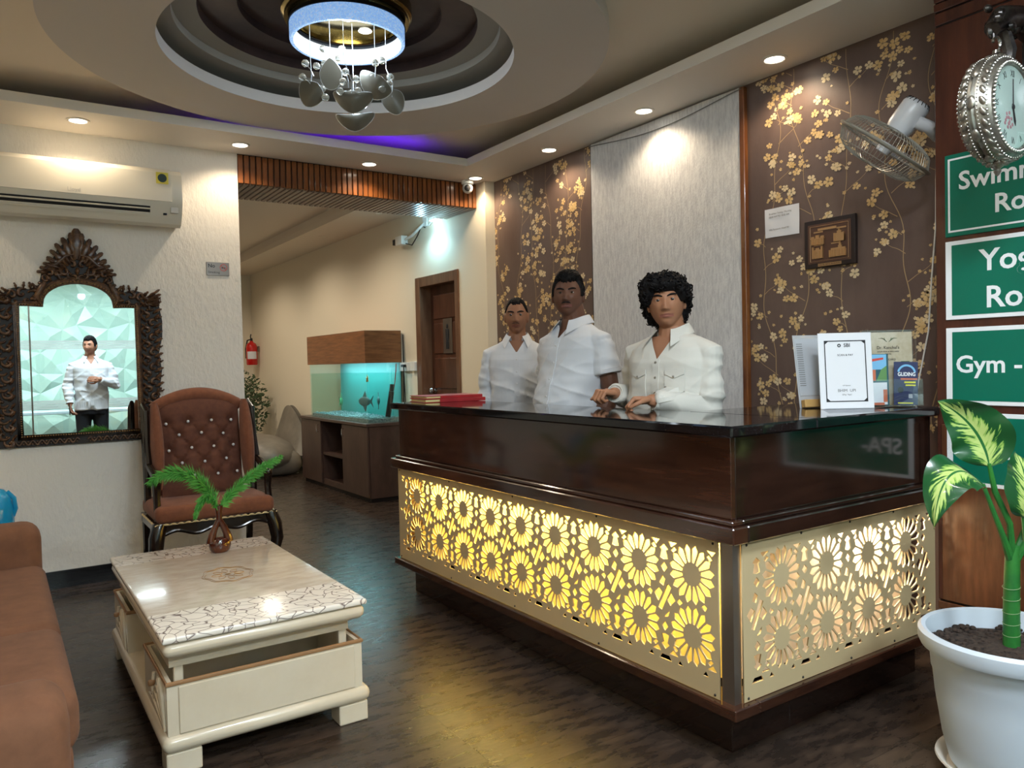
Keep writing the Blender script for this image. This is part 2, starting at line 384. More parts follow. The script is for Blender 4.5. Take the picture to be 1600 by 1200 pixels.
# wood-clad pillar wall at the right, boards with shadow joints
pw = struct(MB().box((XP+0.012,YB,0),(3.75,YP-0.004,ZC)).build('wall_pillar','beam_back',smooth=False))
for (z0,z1,mt) in [(2.662,2.90,'pillar_wood'),(2.626,2.658,'pillar_wood'),(2.575,2.622,'pillar_wood'),(0.322,2.569,'pillar_wood'),(0.285,0.316,'pillar_low'),(0.10,0.279,'pillar_low'),(0.0,0.096,'granite')]:
    off = 0.0 if z0 > 2.6 or z0 < 0.3 else 0.004
    MB().rbox((XP+off,YB,z0),(XP+0.03,YP,z1),0.003,1).build('plank',mt,pw,smooth=False)
MB().rbox((XP-0.004,YB,0.325),(XP+0.005,YP-0.02,1.02),0.002,1).build('panel','pillar_low',pw,smooth=False)
# ceiling: main slab with a round hole
def plate_hole(b, x0,x1,y0,y1,z,c,R,n=96):
    vs=[];fs=[]
    for k in range(n):
        a=2*pi*k/n; dx,dy=cos(a),sin(a); t=1e9
        if dx>1e-9: t=min(t,(x1-c[0])/dx)
        if dx<-1e-9: t=min(t,(x0-c[0])/dx)
        if dy>1e-9: t=min(t,(y1-c[1])/dy)
        if dy<-1e-9: t=min(t,(y0-c[1])/dy)
        vs.append((c[0]+R*dx,c[1]+R*dy,z)); vs.append((c[0]+t*dx,c[1]+t*dy,z))
    for k in range(n):
        a=2*k; d=2*((k+1)%n); fs.append((a,a+1,d+1,d))
    b.add(vs,fs)
    for cx,cy in ((x0,y0),(x1,y0),(x1,y1),(x0,y1)):
        best=min(range(n),key=lambda k:-((vs[2*k+1][0]==cx)+(vs[2*k+1][1]==cy)))
        # fill the corner triangle between the two ring points next to it
        ang=atan2(cy-c[1],cx-c[0])%(2*pi); k=int(ang/(2*pi)*n); p=vs[2*(k%n)+1]; q=vs[2*((k+1)%n)+1]
        b.add([p,(cx,cy,z),q],[(0,1,2)])
cb = MB(); plate_hole(cb, XL,3.75,YB,YM+0.3,ZC,DC,1.02)
struct(cb.build('ceiling','ceil_paint',smooth=False))
struct(MB().box((XL-.2,YB-.2,3.12),(3.75,YM+0.3,3.2)).build('ceiling_slab','ceil_paint',smooth=False))
c3=(DC[0],DC[1],0)
struct(MB().lathe([(1.30,2.90),(1.30,2.82),(0.841,2.82),(0.841,2.882),(0.90,2.882),(0.90,2.865),(1.02,2.865),(1.02,2.90)],c3,128).build('trim_1','disc_paint',ang=0.5))
struct(MB().lathe([(1.02,2.90),(1.02,2.945),(0.775,2.945),(0.775,2.985),(0.665,2.985)],c3,128).build('trim_2','olive_paint',ang=0.5))
struct(MB().lathe([(0.665,2.985),(0.665,3.035),(0.487,3.035),(0.487,3.075),(0.0,3.075)],c3,128).build('trim_3','dome_dark',ang=0.5))
# perimeter soffit with a raised edge, open cove above it
sb = MB()
sb.box((XL,4.93,ZS),(XW,YM,ZS+0.02)); sb.box((2.95,YB,ZS),(XW,4.93,ZS+0.02)); sb.box((XL,YB,ZS),(XL+0.45,4.93,ZS+0.02))
sb.box((XL+0.45,4.93,ZS+0.02),(2.95,4.945,ZF)); sb.box((2.95,YB,ZS+0.02),(2.965,4.945,ZF)); sb.box((XL+0.435,YB,ZS+0.02),(XL+0.45,4.93,ZF))
struct(sb.build('trim_4','paint_white',smooth=False))
# wood slat beam over the opening to the corridor
bm_ = struct(MB().box((1.413,YM+0.012,2.577),(XD,5.888,ZC)).build('beam','beam_back',smooth=False))
nsl = 46; wsl = (XD-1.413)/nsl
sm = MB().rbox((-wsl*0.40,0,0),(wsl*0.40,0.022,2.757-2.566),0.003,1).mesh('slat','slat_wood',False)
su = MB().rbox((-wsl*0.38,0,0),(wsl*0.38,5.885-YM-0.012,0.022),0.003,1).mesh('slat','slat_under',False)
for k in range(nsl):
    x = 1.413+(k+0.5)*wsl
    link('slat', sm, bm_, (x, YM-0.006, 2.566))
    link('slat', su, bm_, (x, YM+0.018, 2.560))
# corridor ceiling: lowered strip along the door wall and a raised field
cc = MB(); cc.box((2.80,5.888,2.735),(XD,YE,2.79)); cc.box((-2.2,5.888,2.86),(3.0,YE,2.92)); cc.box((2.80,5.888,2.7902),(2.83,YE,2.8598)); cc.box((-2.2,5.888,2.735),(1.62,YE,2.79)); cc.box((1.59,5.888,2.7902),(1.62,YE,2.8598))
struct(cc.build('ceiling_corridor','ceil_paint',smooth=False))
# pale return strip beside the wallpaper already comes from wall_corridor; door leaf and frame
d1 = struct(MB().rbox((XD+0.10,5.775,0.01),(XD+0.145,6.424,2.02),0.004,1).build('door_1','door_wood',smooth=False))
frm = MB()
frm.rbox((XD-0.015,5.715,0),(XD+0.15,5.775,2.112),0.004,1); frm.rbox((XD-0.015,6.424,0),(XD+0.15,6.516,2.112),0.004,1); frm.rbox((XD-0.014,5.775,2.02),(XD+0.15,6.424,2.111),0.004,1)
frm.build('door_frame','frame_wood',d1,smooth=False)
for z0,z1 in ((0.12,0.40),(0.44,0.72),(0.76,1.04),(1.08,1.36),(1.40,1.68),(1.72,1.94)):
    MB().rbox((XD+0.090,5.84,z0),(XD+0.104,6.36,z1),0.006,2).build('panel','door_wood',d1,smooth=False)
hb = MB(); hb.lathe([(0.0,0.0),(0.022,0.0),(0.022,0.012),(0.011,0.014),(0.011,0.03),(0.026,0.036),(0.032,0.052),(0.026,0.068),(0.0,0.074)],(XD+0.10,6.36,1.06),16,R=Matrix.Rotation(-pi/2,3,'Y'))
hb.build('door_handle','chrome',d1)
sp = MB().rbox((XD+0.083,6.01,1.40),(XD+0.0895,6.17,1.715),0.002,1).build('door_sign','steel',d1,smooth=False)
fg = MB(); fg.use('print_black'); fg.sph((XD+0.0805,6.09,1.645),(0.003,0.018,0.022)); fg.rbox((XD+0.078,6.062,1.535),(XD+0.083,6.118,1.62),0.002,1); fg.rbox((XD+0.078,6.066,1.44),(XD+0.083,6.086,1.535),0.002,1); fg.rbox((XD+0.078,6.094,1.44),(XD+0.083,6.114,1.535),0.002,1)
fg.build('man_symbol',None,sp)
# ------------------------------------------------------------------ recessed lights
def downlight(x, y, z, e, col, label, group=None, spot=2.5):
    t = thing('downlight', label, 'light', (x,y,z), 0, group)
    MB().lathe([(0.062,0.002),(0.062,-0.004),(0.050,-0.007),(0.046,-0.004),(0.046,0.0)],(x,y,z),28).build('trim_ring','paint_white',t)
    MB().lathe([(0.046,-0.0035),(0.0,-0.0035)],(x,y,z),28).build('lens','led_warm',t)
    lamp('bulb','SPOT',(x,y,z-0.02),e,col,t,0.045,(0,0,0),spot,0.55)
    return t
names = [(0.449,5.12,'round recessed downlight in the soffit above the air conditioner'),(1.376,5.17,'round recessed downlight above the left end of the slatted wooden beam'),
 (2.297,5.215,'round recessed downlight above the middle of the slatted wooden beam'),(3.192,5.212,'round recessed downlight beside the dome camera in the corner'),
 (3.221,4.282,'round recessed downlight above the narrow left strip of flowered wallpaper'),(3.214,3.341,'round recessed downlight above the pale grey blind'),
 (3.228,2.439,'round recessed downlight above the wall fan and flowered wallpaper')]
for x,y,l in names: downlight(x,y,ZS,L_DOWN,WARM,l)
for x,y in [(-0.6,5.15),(-1.48,3.9),(-1.48,2.2),(-1.48,0.5),(-1.48,-1.2),(-1.48,-2.8)]:  # unseen downlights added to light the room from the left
    downlight(x,y,ZS,L_DOWN,WARM,'added round recessed downlight in the left soffit out of the picture','added unseen left soffit downlights')
for x,y in [(0.4,1.3),(1.9,1.2),(0.4,-0.6),(2.2,-0.6)]:  # unseen downlights added to brighten the foreground
    downlight(x,y,ZC,L_FILL_REAR,NEUT,'added unseen round recessed downlight in the lobby ceiling behind the camera','added lobby downlights behind the camera',2.7)
# cool square ceiling panels added behind the camera as unseen fill light
for x,y in [(0.2,-1.9),(1.9,-1.9),(1.1,0.3)]:
    t = thing('fill_panel_light','added square cool white fill panel in the ceiling behind the camera','light',(x,y,ZC),0,'added ceiling fill panels')
    MB().rbox((x-0.31,y-0.31,ZC-0.02),(x+0.31,y+0.31,ZC+0.001),0.006,1).build('frame','paint_white',t,smooth=False)
    MB().box((x-0.28,y-0.28,ZC-0.0225),(x+0.28,y+0.28,ZC-0.0205)).build('diffuser','led_cool',t,smooth=False)
    o = lamp('fill_panel_lamp','AREA',(x,y,ZC-0.03),L_FILL_PANEL,COOL,t,0.56); o.data.shape = 'SQUARE'
# corridor lights, unlit discs seen in the strip plus lit ones added out of sight
for y in (6.7,8.2,9.7):
    t = thing('downlight','unlit round recessed light in the corridor ceiling strip','light',(3.05,y,2.735),0,'corridor ceiling strip lights')
    MB().lathe([(0.055,0.002),(0.055,-0.003),(0.045,-0.005),(0.040,-0.001),(0.0,-0.001)],(3.05,y,2.735),24).build('trim_ring','ceil_paint',t)
for x,y in [(1.2,7.6),(0.6,9.8),(2.1,10.6),(2.2,7.0),(2.2,8.8)]:
    downlight(x,y,2.86 if x>1.62 else 2.735,L_CORR,WARM2,'added unseen round recessed downlight in the corridor ceiling','added lit corridor downlights',2.7)
# blue LED strip lying in the cove above the soffit edge
MB().tube([(1.35,4.99,ZF-0.02),(2.62,4.99,ZF-0.02)],0.008,8).build('led_strip','led_blue')
tag(bpy.data.objects['led_strip'],'glowing blue LED strip tucked in the ceiling cove','light strip')
# ------------------------------------------------------------------ reception counter
XC, YC = 1.892, 1.609
ct = thing('reception_counter','dark glossy wooden reception counter with black granite top and lit pierced brass screens','counter',(2.2,2.6,0))
Y1 = 4.005
def lcounter(b, xo, yo, z0, z1, y_end, depth_x, depth_y, r=0.003, x_end=XP-0.003):
    b.rbox((xo,yo,z0),(xo+depth_x,y_end,z1),r,1); b.rbox((xo+depth_x-0.002,yo,z0),(x_end,yo+depth_y,z1),r,1)
b = MB(); lcounter(b,1.862,1.58,1.054,1.090,4.035,0.43,0.58,0.006); b.build('countertop','granite',ct,smooth=False)
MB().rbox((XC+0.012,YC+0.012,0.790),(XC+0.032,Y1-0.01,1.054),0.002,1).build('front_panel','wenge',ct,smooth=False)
MB().rbox((XC+0.033,YC+0.012,0.790),(XP-0.003,YC+0.032,1.054),0.002,1).build('side_panel','wenge_shaded',ct,smooth=False)
MB().rbox((XC+0.012,Y1-0.0095,0.205),(2.29,Y1+0.008,1.054),0.002,1).build('end_panel','wenge',ct,smooth=False)
b = MB(); b.rbox((1.880,1.597,0.775),(1.93,4.02,0.790),0.003,1); b.rbox((1.860,1.577,0.722),(1.93,4.045,0.775),0.004,1)
b.build('front_ledge','wenge',ct,smooth=False)
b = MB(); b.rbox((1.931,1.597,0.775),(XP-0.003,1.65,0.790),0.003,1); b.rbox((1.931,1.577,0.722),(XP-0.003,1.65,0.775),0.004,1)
b.build('side_ledge','wenge_shaded',ct,smooth=False)
b = MB(); b.rbox((1.866,1.583,0.168),(1.98,4.035,0.206),0.004,1); b.rbox((1.981,1.583,0.168),(XP-0.003,1.70,0.206),0.004,1)
b.build('bottom_rail','wenge',ct,smooth=False)
b = MB(); b.rbox((1.972,1.689,0.0),(2.27,3.99,0.168),0.003,1); b.rbox((2.271,1.689,0.0),(XP-0.003,2.1,0.168),0.003,1)
b.build('plinth','wenge_shaded',ct,smooth=False)
b = MB(); b.box((1.895,1.612,0.206),(1.930,1.662,0.722)); b.build('corner_post','steel',ct,smooth=False)
# board behind the screens and inner shelf
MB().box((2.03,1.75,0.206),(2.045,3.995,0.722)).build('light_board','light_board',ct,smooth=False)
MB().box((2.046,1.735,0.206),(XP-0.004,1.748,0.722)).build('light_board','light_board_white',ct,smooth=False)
MB().box((2.046,1.749,0.206),(2.28,3.99,1.054)).build('carcass','wenge_shaded',ct,smooth=False)
MB().box((2.281,1.80,0.17),(XP-0.004,2.13,1.054)).build('carcass','wenge_shaded',ct,smooth=False)
# pierced brass screens
def flower(cx, cy, R, n=16):
    out = []
    for k in range(n):
        a = 2*pi*(k+0.5)/n; r0, r1, r2, r3 = 0.40*R, 0.62*R, 0.84*R, 1.0*R
        w0, w1, w2 = 0.060*R, 0.095*R, 0.131*R
        pl = [(r0,-w0*0.7),(r1,-w1),(r2,-w2),(r3,0),(r2,w2),(r1,w1),(r0,w0*0.7)]
        out.append([(cx+r*cos(a)-t*sin(a), cy+r*sin(a)+t*cos(a)) for r,t in pl])
    return out
def filler(cx, cy, H):
    o = []
    def q(pts): o.append([(cx+x, cy+y) for x,y in pts])
    q([(-0.030,-0.044),(-0.014,-0.050),(0.032,0.036),(0.014,0.046)])                 # slanting bar
    q([(-0.050,0.004),(-0.030,-0.022),(-0.010,0.012),(-0.028,0.026)])
    q([(0.050,-0.004),(0.030,0.020),(0.012,-0.010),(0.028,-0.026)])
    q([(-0.084,0.004),(-0.066,-0.008),(-0.058,0.006),(-0.070,0.014)]); q([(0.084,-0.004),(0.066,0.008),(0.058,-0.006),(0.070,-0.014)])
    q([(-0.024,0.044),(-0.004,0.036),(0.004,0.060),(-0.010,0.072)]); q([(0.024,-0.044),(0.006,-0.060),(-0.004,-0.072),(0.016,-0.066)])
    return o
def channel(cx, cy):
    return [[(cx-0.015,cy),(cx,cy-0.017),(cx+0.015,cy),(cx,cy+0.017)]]
def top_edge(cx, cy, s):
    o = []
    def q(pts): o.append([(cx+x, cy+y*s) for x,y in pts])
    q([(-0.018,0.030),(0,0.026),(0.018,0.030),(0.010,0.058),(0.020,0.064),(0,0.080),(-0.020,0.064),(-0.010,0.058)])   # arrow
    q([(-0.062,0.092),(-0.036,0.074),(-0.020,0.092)]); q([(0.062,0.092),(0.036,0.074),(0.020,0.092)])
    q([(-0.094,0.0955),(-0.074,0.0945),(-0.084,0.103)] if False else [(-0.060,0.070),(-0.046,0.058),(-0.034,0.064),(-0.048,0.078)])
    q([(0.060,0.070),(0.048,0.078),(0.034,0.064),(0.046,0.058)])
    return o
def screen(name, L, H, cents, R, zt, zb, pitch, to_world, parent, label, mt='brass_sheet', thick=0.005):
    polys = []
    for c in cents:
        polys += flower(c, zt, R); polys += flower(c, zb, R)
    mids = [c+pitch/2 for c in cents]+[cents[0]-pitch/2]
    zm = (zt+zb)/2
    for m in mids:
        polys += filler(m, zm, H); polys += channel(m, zt); polys += channel(m, zb); polys += top_edge(m, zt, 1); polys += top_edge(m, zb, -1)
    for c in cents:
        for dx in (-0.055,0.055): polys.append([(c+dx-0.014,zb-0.117),(c+dx+0.014,zb-0.117),(c+dx*1.05,zb-0.100)])
    for m in mids: polys.append([(m-0.030,zb-0.117),(m+0.030,zb-0.117),(m+0.018,zb-0.100),(m-0.018,zb-0.100)])
    mg = 0.009
    polys = [p for p in polys if all(mg < x < L-mg and 0.012 < y < H-0.012 for x,y in p)]
    cu = bpy.data.curves.new(name, 'CURVE'); cu.dimensions = '2D'; cu.fill_mode = 'BOTH'; cu.extrude = thick/2
    for p in [[(0,0),(L,0),(L,H),(0,H)]]+polys:
        sp = cu.splines.new('POLY'); sp.points.add(len(p)-1)
        for i,(x,y) in enumerate(p): sp.points[i].co = (x,y,0,1)
        sp.use_cyclic_u = True
    t = bpy.data.objects.new(name, cu); COL.objects.link(t)
    dg = bpy.context.evaluated_depsgraph_get(); me = bpy.data.meshes.new_from_object(t.evaluated_get(dg))
    bpy.data.objects.remove(t); bpy.data.curves.remove(cu)
    me.transform(to_world); me.materials.clear(); me.materials.append(M[mt]); me.name = name
    o = link(name, me, parent, None); o['label'] = label
    sc = MB()
    for i in range(5):
        for zz in (0.010, H-0.010):
            x = 0.02+(L-0.04)*i/4; p = to_world @ Vector((x, zz, thick/2))
            MB().sph(p, 0.0045, 8, 5).build('screw','black_screw',o)
    return o
LF = 4.003-1.664; HS = 0.718-0.208
# local x -> -Y (left to right seen from the room), local y -> Z, normal -> -X
TF = frame((XC-0.0025,4.003,0.208),(0,-1,0),(0,0,1))
screen('brass_screen',LF,HS,[4.003-(1.779+0.249*k) for k in range(8,-1,-1)],0.100,0.588-0.208,0.383-0.208,0.249,TF,ct,'long brass screen pierced with daisy-like rosettes, lit yellow')
LS = XP-0.005-1.931
TS = frame((1.931,YC-0.0025,0.208),(1,0,0),(0,0,1))
screen('brass_screen',LS,HS,[2.123-1.931+0.249*k for k in range(5)],0.100,0.582-0.208,0.376-0.208,0.249,TS,ct,'short brass screen pierced with daisy-like rosettes, lit white at its far end')
# light strips inside the cavity
o = lamp('strip_lamp','AREA',(1.955,2.85,0.712),24*L_SCREEN,(1.0,0.80,0.26),ct,0.03,(0,radians(-20),0)); o.data.shape='RECTANGLE'; o.data.size=0.03; o.data.size_y=2.2
o = lamp('strip_lamp','AREA',(2.78,1.68,0.712),5.5*L_SCREEN,(1.0,0.86,0.66),ct,0.03,(radians(20),0,0)); o.data.shape='RECTANGLE'; o.data.size=0.5; o.data.size_y=0.03
# ------------------------------------------------------------------ coffee table
def veined():
    m = mat('marble_top', rgb(218,208,192), 0.18, col2=rgb(200,186,168), scale=5, stretch=(2,5,1), coat=0.4)
    nt = m.node_tree; N = nt.nodes; L = nt.links; b = N['Principled BSDF']; base = b.inputs['Base Color'].links[0].from_socket
    g = N.new('ShaderNodeNewGeometry'); sx = N.new('ShaderNodeSeparateXYZ'); L.new(g.outputs['Position'], sx.inputs[0])
    nz = N.new('ShaderNodeTexNoise'); nz.inputs['Scale'].default_value = 6; L.new(g.outputs['Position'], nz.inputs['Vector'])
    mx = N.new('ShaderNodeMixRGB'); mx.inputs[0].default_value = 0.14; L.new(g.outputs['Position'], mx.inputs[1]); L.new(nz.outputs['Color'], mx.inputs[2])
    v = N.new('ShaderNodeTexVoronoi'); v.feature = 'DISTANCE_TO_EDGE'; v.inputs['Scale'].default_value = 25; L.new(mx.outputs[0], v.inputs['Vector'])
    r = N.new('ShaderNodeValToRGB'); r.color_ramp.elements[0].position = 0.0; r.color_ramp.elements[1].position = 0.055; r.color_ramp.elements[0].color = (*rgb(92,70,64),1); r.color_ramp.elements[1].color = (*rgb(238,230,218),1)
    L.new(v.outputs['Distance'], r.inputs[0])
    # veined bands across both ends
    a = N.new('ShaderNodeMath'); a.operation = 'LESS_THAN'; a.inputs[1].default_value = 2.915
    c = N.new('ShaderNodeMath'); c.operation = 'GREATER_THAN'; c.inputs[1].default_value = 3.745
    L.new(sx.outputs[1], a.inputs[0]); L.new(sx.outputs[1], c.inputs[0])
    s = N.new('ShaderNodeMath'); s.operation = 'MAXIMUM'; L.new(a.outputs[0], s.inputs[0]); L.new(c.outputs[0], s.inputs[1])
    f = N.new('ShaderNodeMixRGB'); L.new(s.outputs[0], f.inputs[0]); L.new(base, f.inputs[1]); L.new(r.outputs[0], f.inputs[2]); L.new(f.outputs[0], b.inputs['Base Color'])
veined()
tx0,tx1,ty0,ty1 = 0.408,1.105,2.635,3.965
tb_ = thing('coffee_table','cream lacquered coffee table with veined marble top and low storage trays','table',((tx0+tx1)/2,(ty0+ty1)/2,0))
MB().rbox((tx0,ty0,0.428),(tx1,ty1,0.450),0.008,3).build('table_top','marble_top',tb_)
MB().rbox((tx0+0.004,ty0+0.004,0.376),(tx1-0.004,ty1-0.004,0.428),0.026,4).build('top_moulding','cream_lacquer',tb_)
b = MB(); b.box((tx0+0.03,ty0+0.07,0.33),(tx1-0.05,ty0+0.09,0.377)); b.box((tx0+0.03,ty1-0.09,0.33),(tx1-0.05,ty1-0.07,0.377)); b.box((tx0+0.03,ty0+0.0901,0.33),(tx0+0.05,ty1-0.0901,0.377)); b.box((tx1-0.07,ty0+0.0901,0.33),(tx1-0.05,ty1-0.0901,0.377))
b.build('apron','cream_lacquer',tb_,smooth=False)
MB().rbox((tx0-0.006,ty0-0.004,0.072),(tx1+0.006,ty1+0.004,0.128),0.026,4).build('base_board','cream_lacquer',tb_)
for x in (tx0+0.004,tx1-0.114):
    for y in (ty0+0.01,ty1-0.10):
        MB().rbox((x,y,0.0),(x+0.11,y+0.09,0.073),0.006,2).build('foot','cream_lacquer',tb_,smooth=False)
MB().box((tx0+0.14,ty0+0.46,0.127),(tx1-0.14,ty1-0.46,0.377)).build('core','cream_lacquer',tb_,smooth=False)
def tray(ya, yb, flip):
    z0,z1,t = 0.127,0.296,0.018
    p = MB(); xa,xb = tx0+0.012,tx1-0.022
    p.box((xa,ya,z0),(xb,ya+t,z1)); p.box((xa,yb-t,z0),(xb,yb,z1)); p.box((xa,ya+t,z0),(xa+t,yb-t,z1)); p.box((xb-t,ya+t,z0),(xb,yb-t,z1)); p.box((xa+t,ya+t,z0),(xb-t,yb-t,z0+0.01))
    o = p.build('storage_tray','cream_lacquer',tb_,smooth=False)
    yf = ya if not flip else yb
    MB().rbox((xa+0.035,yf-(0.006 if not flip else 0),z0+0.004),(xb-0.03,yf+(0 if not flip else 0.006),z1-0.012),0.002,1).build('panel','cream_lacquer',o,smooth=False)
    path = [(xa,ya,z1),(xb,ya,z1),(xb,yb,z1),(xa,yb,z1)]
    MB().tube(path,0.0075,8,closed=True).build('rim','trim_brown',o)
    c = MB()                                            # carved leaf scrolls on the left face
    for k in range(4):
        h = 0.03+0.035*k; q = []
        for i in range(9):
            u = i/8; q.append((xa-0.004, ya+0.03+u*(0.30-0.05*k), z0+0.01+h*sin(u*pi*0.95)+u*0.02))
        c.tube(q,[0.004+0.006*sin(pi*i/8) for i in range(9)],6)
    c.tube([(xa-0.006,ya+0.20,z0+0.06),(xa-0.012,ya+0.20,z0+0.10),(xa-0.006,ya+0.20,z0+0.15)],0.006,6)
    c.build('carving','cream_lacquer',o)
    MB().rbox((xa-0.026,ya+0.19,z0+0.105),(xa-0.002,ya+0.21,z0+0.125),0.006,2).build('knob','trim_brown',o)
    return o
tray(ty0+0.014,ty0+0.455,False); tray(ty1-0.42,ty1-0.02,True)
for y in (ty0+0.075,ty1-0.095):
    for x in (tx0+0.045,tx1-0.085):
        MB().rbox((x,y,0.127),(x+0.03,y+0.025,0.377),0.003,1).build('post','cream_lacquer',tb_,smooth=False)
md = MB(); cx,cy = 0.775,3.31
for r,n in ((0.098,8),(0.088,8)):
    pts = [(cx+r*1.0*cos(2*pi*k/48)*(1+0.06*cos(8*2*pi*k/48)),cy+1.25*r*sin(2*pi*k/48)*(1+0.06*cos(8*2*pi*k/48)),0.4503) for k in range(48)]
    md.tube(pts,[(0.0016,0.0006)]*48,6,closed=True)
for k in range(8):
    a = 2*pi*k/8; q = [(cx+0.045*cos(a)+0.02*cos(t)*cos(a)-0.012*sin(t)*sin(a),cy+1.25*(0.045*sin(a)+0.02*cos(t)*sin(a)+0.012*sin(t)*cos(a)),0.4503) for t in [2*pi*i/14 for i in range(14)]]
    md.tube(q,[(0.0016,0.0006)]*14,6,closed=True)
md.lathe([(0.012,0.4506),(0.0,0.4506)],(cx,cy,0),16)
md.build('medallion','carved_gold',tb_)
# ------------------------------------------------------------------ vase with two fern sprays
vx,vy,vz = 0.845,3.742,0.4505
vs = thing('vase','brown glazed teardrop vase with a hole, on the coffee table','vase',(vx,vy,vz))
def ring_pts(t):                                      # the two arms of the teardrop around its hole
    return None
b = MB()
b.lathe([(0.0,0.0),(0.036,0.0),(0.046,0.012),(0.050,0.032),(0.047,0.050),(0.036,0.064),(0.0,0.066)],(vx,vy,vz),28,sy=0.75)
for s in (-1,1):
    pts=[];rr=[]
    for i in range(11):
        u=i/10; off=0.036*cos(u*pi/2)*(1-0.15*u)+0.003; pts.append((vx+s*off,vy,vz+0.045+u*0.105)); rr.append(0.0215-0.010*u)
    b.tube(pts,rr,10)
b.lathe([(0.012,0.143),(0.014,0.155),(0.013,0.175),(0.017,0.205),(0.0195,0.218),(0.0165,0.218),(0.011,0.19),(0.0,0.17)],(vx,vy,vz),20)
b.build('body','vase_glaze',vs)
def fern(name, pts, w0, seed, label, droop=0.4):
    rnd = random.Random(seed); pts = [Vector(p) for p in pts]; n = 46
    def bz(t):
        a,b_,c,d = pts; s = 1-t; return a*s**3+b_*3*s*s*t+c*3*s*t*t+d*t**3
    root = thing(name, label, 'fern', tuple(pts[0]))
    MB().tube([bz(i/14) for i in range(15)],[0.003*(1-i/20) for i in range(15)],5).build('stem','fern',root)
    m = MB(); n = 90
    for i in range(8,n):
        t = i/n; p = bz(t); d = (bz(min(1,t+0.02))-bz(max(0,t-0.02))).normalized(); sd = d.cross(Vector((0.3,-0.8,0.5))).normalized(); upv = sd.cross(d).normalized()
        for j in range(9):
            a = rnd.uniform(0,6.28); ln = w0*(0.30+0.85*sin(pi*min(1,t*0.85+0.12))**0.8)*rnd.uniform(0.7,1.15)
            dr = (d*rnd.uniform(0.7,1.5)+sd*cos(a)+upv*sin(a)*0.6+Vector((0,0,-droop*rnd.random()))).normalized(); md_ = p+dr*ln*0.5+Vector((0,0,0.003)); q = p+dr*ln+Vector((0,0,-droop*0.012)); nn = dr.cross(Vector((rnd.random()-0.5,rnd.random()-0.5,1))).normalized()*0.0013
            m.add([p-nn*0.5,p+nn*0.5,md_+nn,q,md_-nn],[(0,1,2,3,4)])
    f = m.build('frond','fern',root,smooth=False); f['kind']='stuff'
    return root
base = Vector((vx,vy,vz+0.19))
fern('fern_spray',[base,base+Vector((-0.03,0,0.13)),base+Vector((-0.16,-0.02,0.27)),base+Vector((-0.30,-0.06,0.17))],0.062,3,'thick green fern spray arching left from the vase')
fern('fern_spray',[base,base+Vector((0.04,0,0.07)),base+Vector((0.14,-0.02,0.17)),base+Vector((0.285,-0.05,0.235))],0.045,5,'thin wispy green fern spray leaning right from the vase')
fern('fern_spray',[base+Vector((-0.004,-0.006,-0.01)),base+Vector((-0.03,-0.03,0.10)),base+Vector((-0.09,-0.06,0.11)),base+Vector((-0.125,-0.09,-0.005))],0.030,8,'short green fern sprig drooping in front of the vase')
# ------------------------------------------------------------------ wing armchair
ac_ = thing('wing_armchair','brown tufted wing armchair with crystal buttons and black carved frame','armchair',(1.05,5.0,0))
ax0,ax1,ayf,ayb = 0.705,1.392,4.66,5.27
def seatfn(lo,hi,r): return MB().rbox(lo,hi,r,4)
b = seatfn((ax0+0.012,ayf,0.437),(ax1-0.012,5.16,0.535),0.035)
b.build('seat','brown_cloth',ac_)
rp = []
for k in range(150):
    u = k/149; 
    if u < 0.22: p = Vector((ax0+0.004,5.10-(5.10-ayf-0.01)*u/0.22,0.437))
    elif u > 0.78: p = Vector((ax1-0.004,ayf+0.01+(5.10-ayf-0.01)*(u-0.78)/0.22,0.437))
    else: p = Vector((ax0+0.004+(ax1-ax0-0.008)*(u-0.22)/0.56,ayf-0.002,0.437))
    a = k*1.3; rp.append(p+Vector((0,0.0025*cos(a),0.0025*sin(a))))
MB().tube(rp,[0.0045+0.0022*sin(k*1.3) for k in range(150)],6).build('rope_trim','rope_gold',ac_)
# tufted back: surface dimpled at each button
btn = [(0.854,0.976),(0.981,0.985),(1.119,0.986),(1.238,0.981),(0.925,0.906),(1.055,0.912),(1.185,0.9),(0.862,0.814),(0.993,0.824),(1.124,0.824),(1.242,0.824),(0.933,0.735),(1.065,0.734),(1.194,0.743),(0.872,0.655),(1.003,0.655),(1.139,0.653),(1.255,0.657)]
def yback(z): return 5.035+0.14*(z-0.5)
def backfn(u,v):
    x = 0.815+u*(1.292-0.815); ztop = 1.085+0.075*sin(pi*min(1,max(0,u)))**0.8; z = 0.52+v*(ztop-0.52)
    d = 0.0
    for bx,bz_ in btn: d += 0.030*math.exp(-((x-bx)**2+(z-bz_)**2)/(2*0.020**2))
    for (p,q) in links:
        ax,az = btn[p]; bx,bz_ = btn[q]; L2 = (bx-ax)**2+(bz_-az)**2; t = max(0,min(1,((x-ax)*(bx-ax)+(z-az)*(bz_-az))/L2)); dd = (x-ax-t*(bx-ax))**2+(z-az-t*(bz_-az))**2
        d = max(d, 0.013*math.exp(-dd/(2*0.007**2)))
    bulge = 0.045*(1-abs(2*u-1)**4)*(1-abs(2*v-1)**6)
    return (x, yback(z)-bulge+d, z)
links = [(p,q) for p in range(len(btn)) for q in range(p+1,len(btn)) if 0.06 < abs(btn[p][1]-btn[q][1]) < 0.12 and abs(btn[p][0]-btn[q][0]) < 0.09]
bk = MB(); bk.grid(backfn,64,72)
bk.grid(lambda u,v:(0.80+u*0.505, yback(0.5+v*0.62)+0.085, 0.50+v*(0.585+0.075*sin(pi*u)**0.8)),24,12)
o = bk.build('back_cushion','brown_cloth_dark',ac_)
for x,z in btn: MB().sph((x,yback(z)-0.030,z),0.0095,10,7).build('crystal_button','crystal',o)
pt = []                                                     # top roll of the back
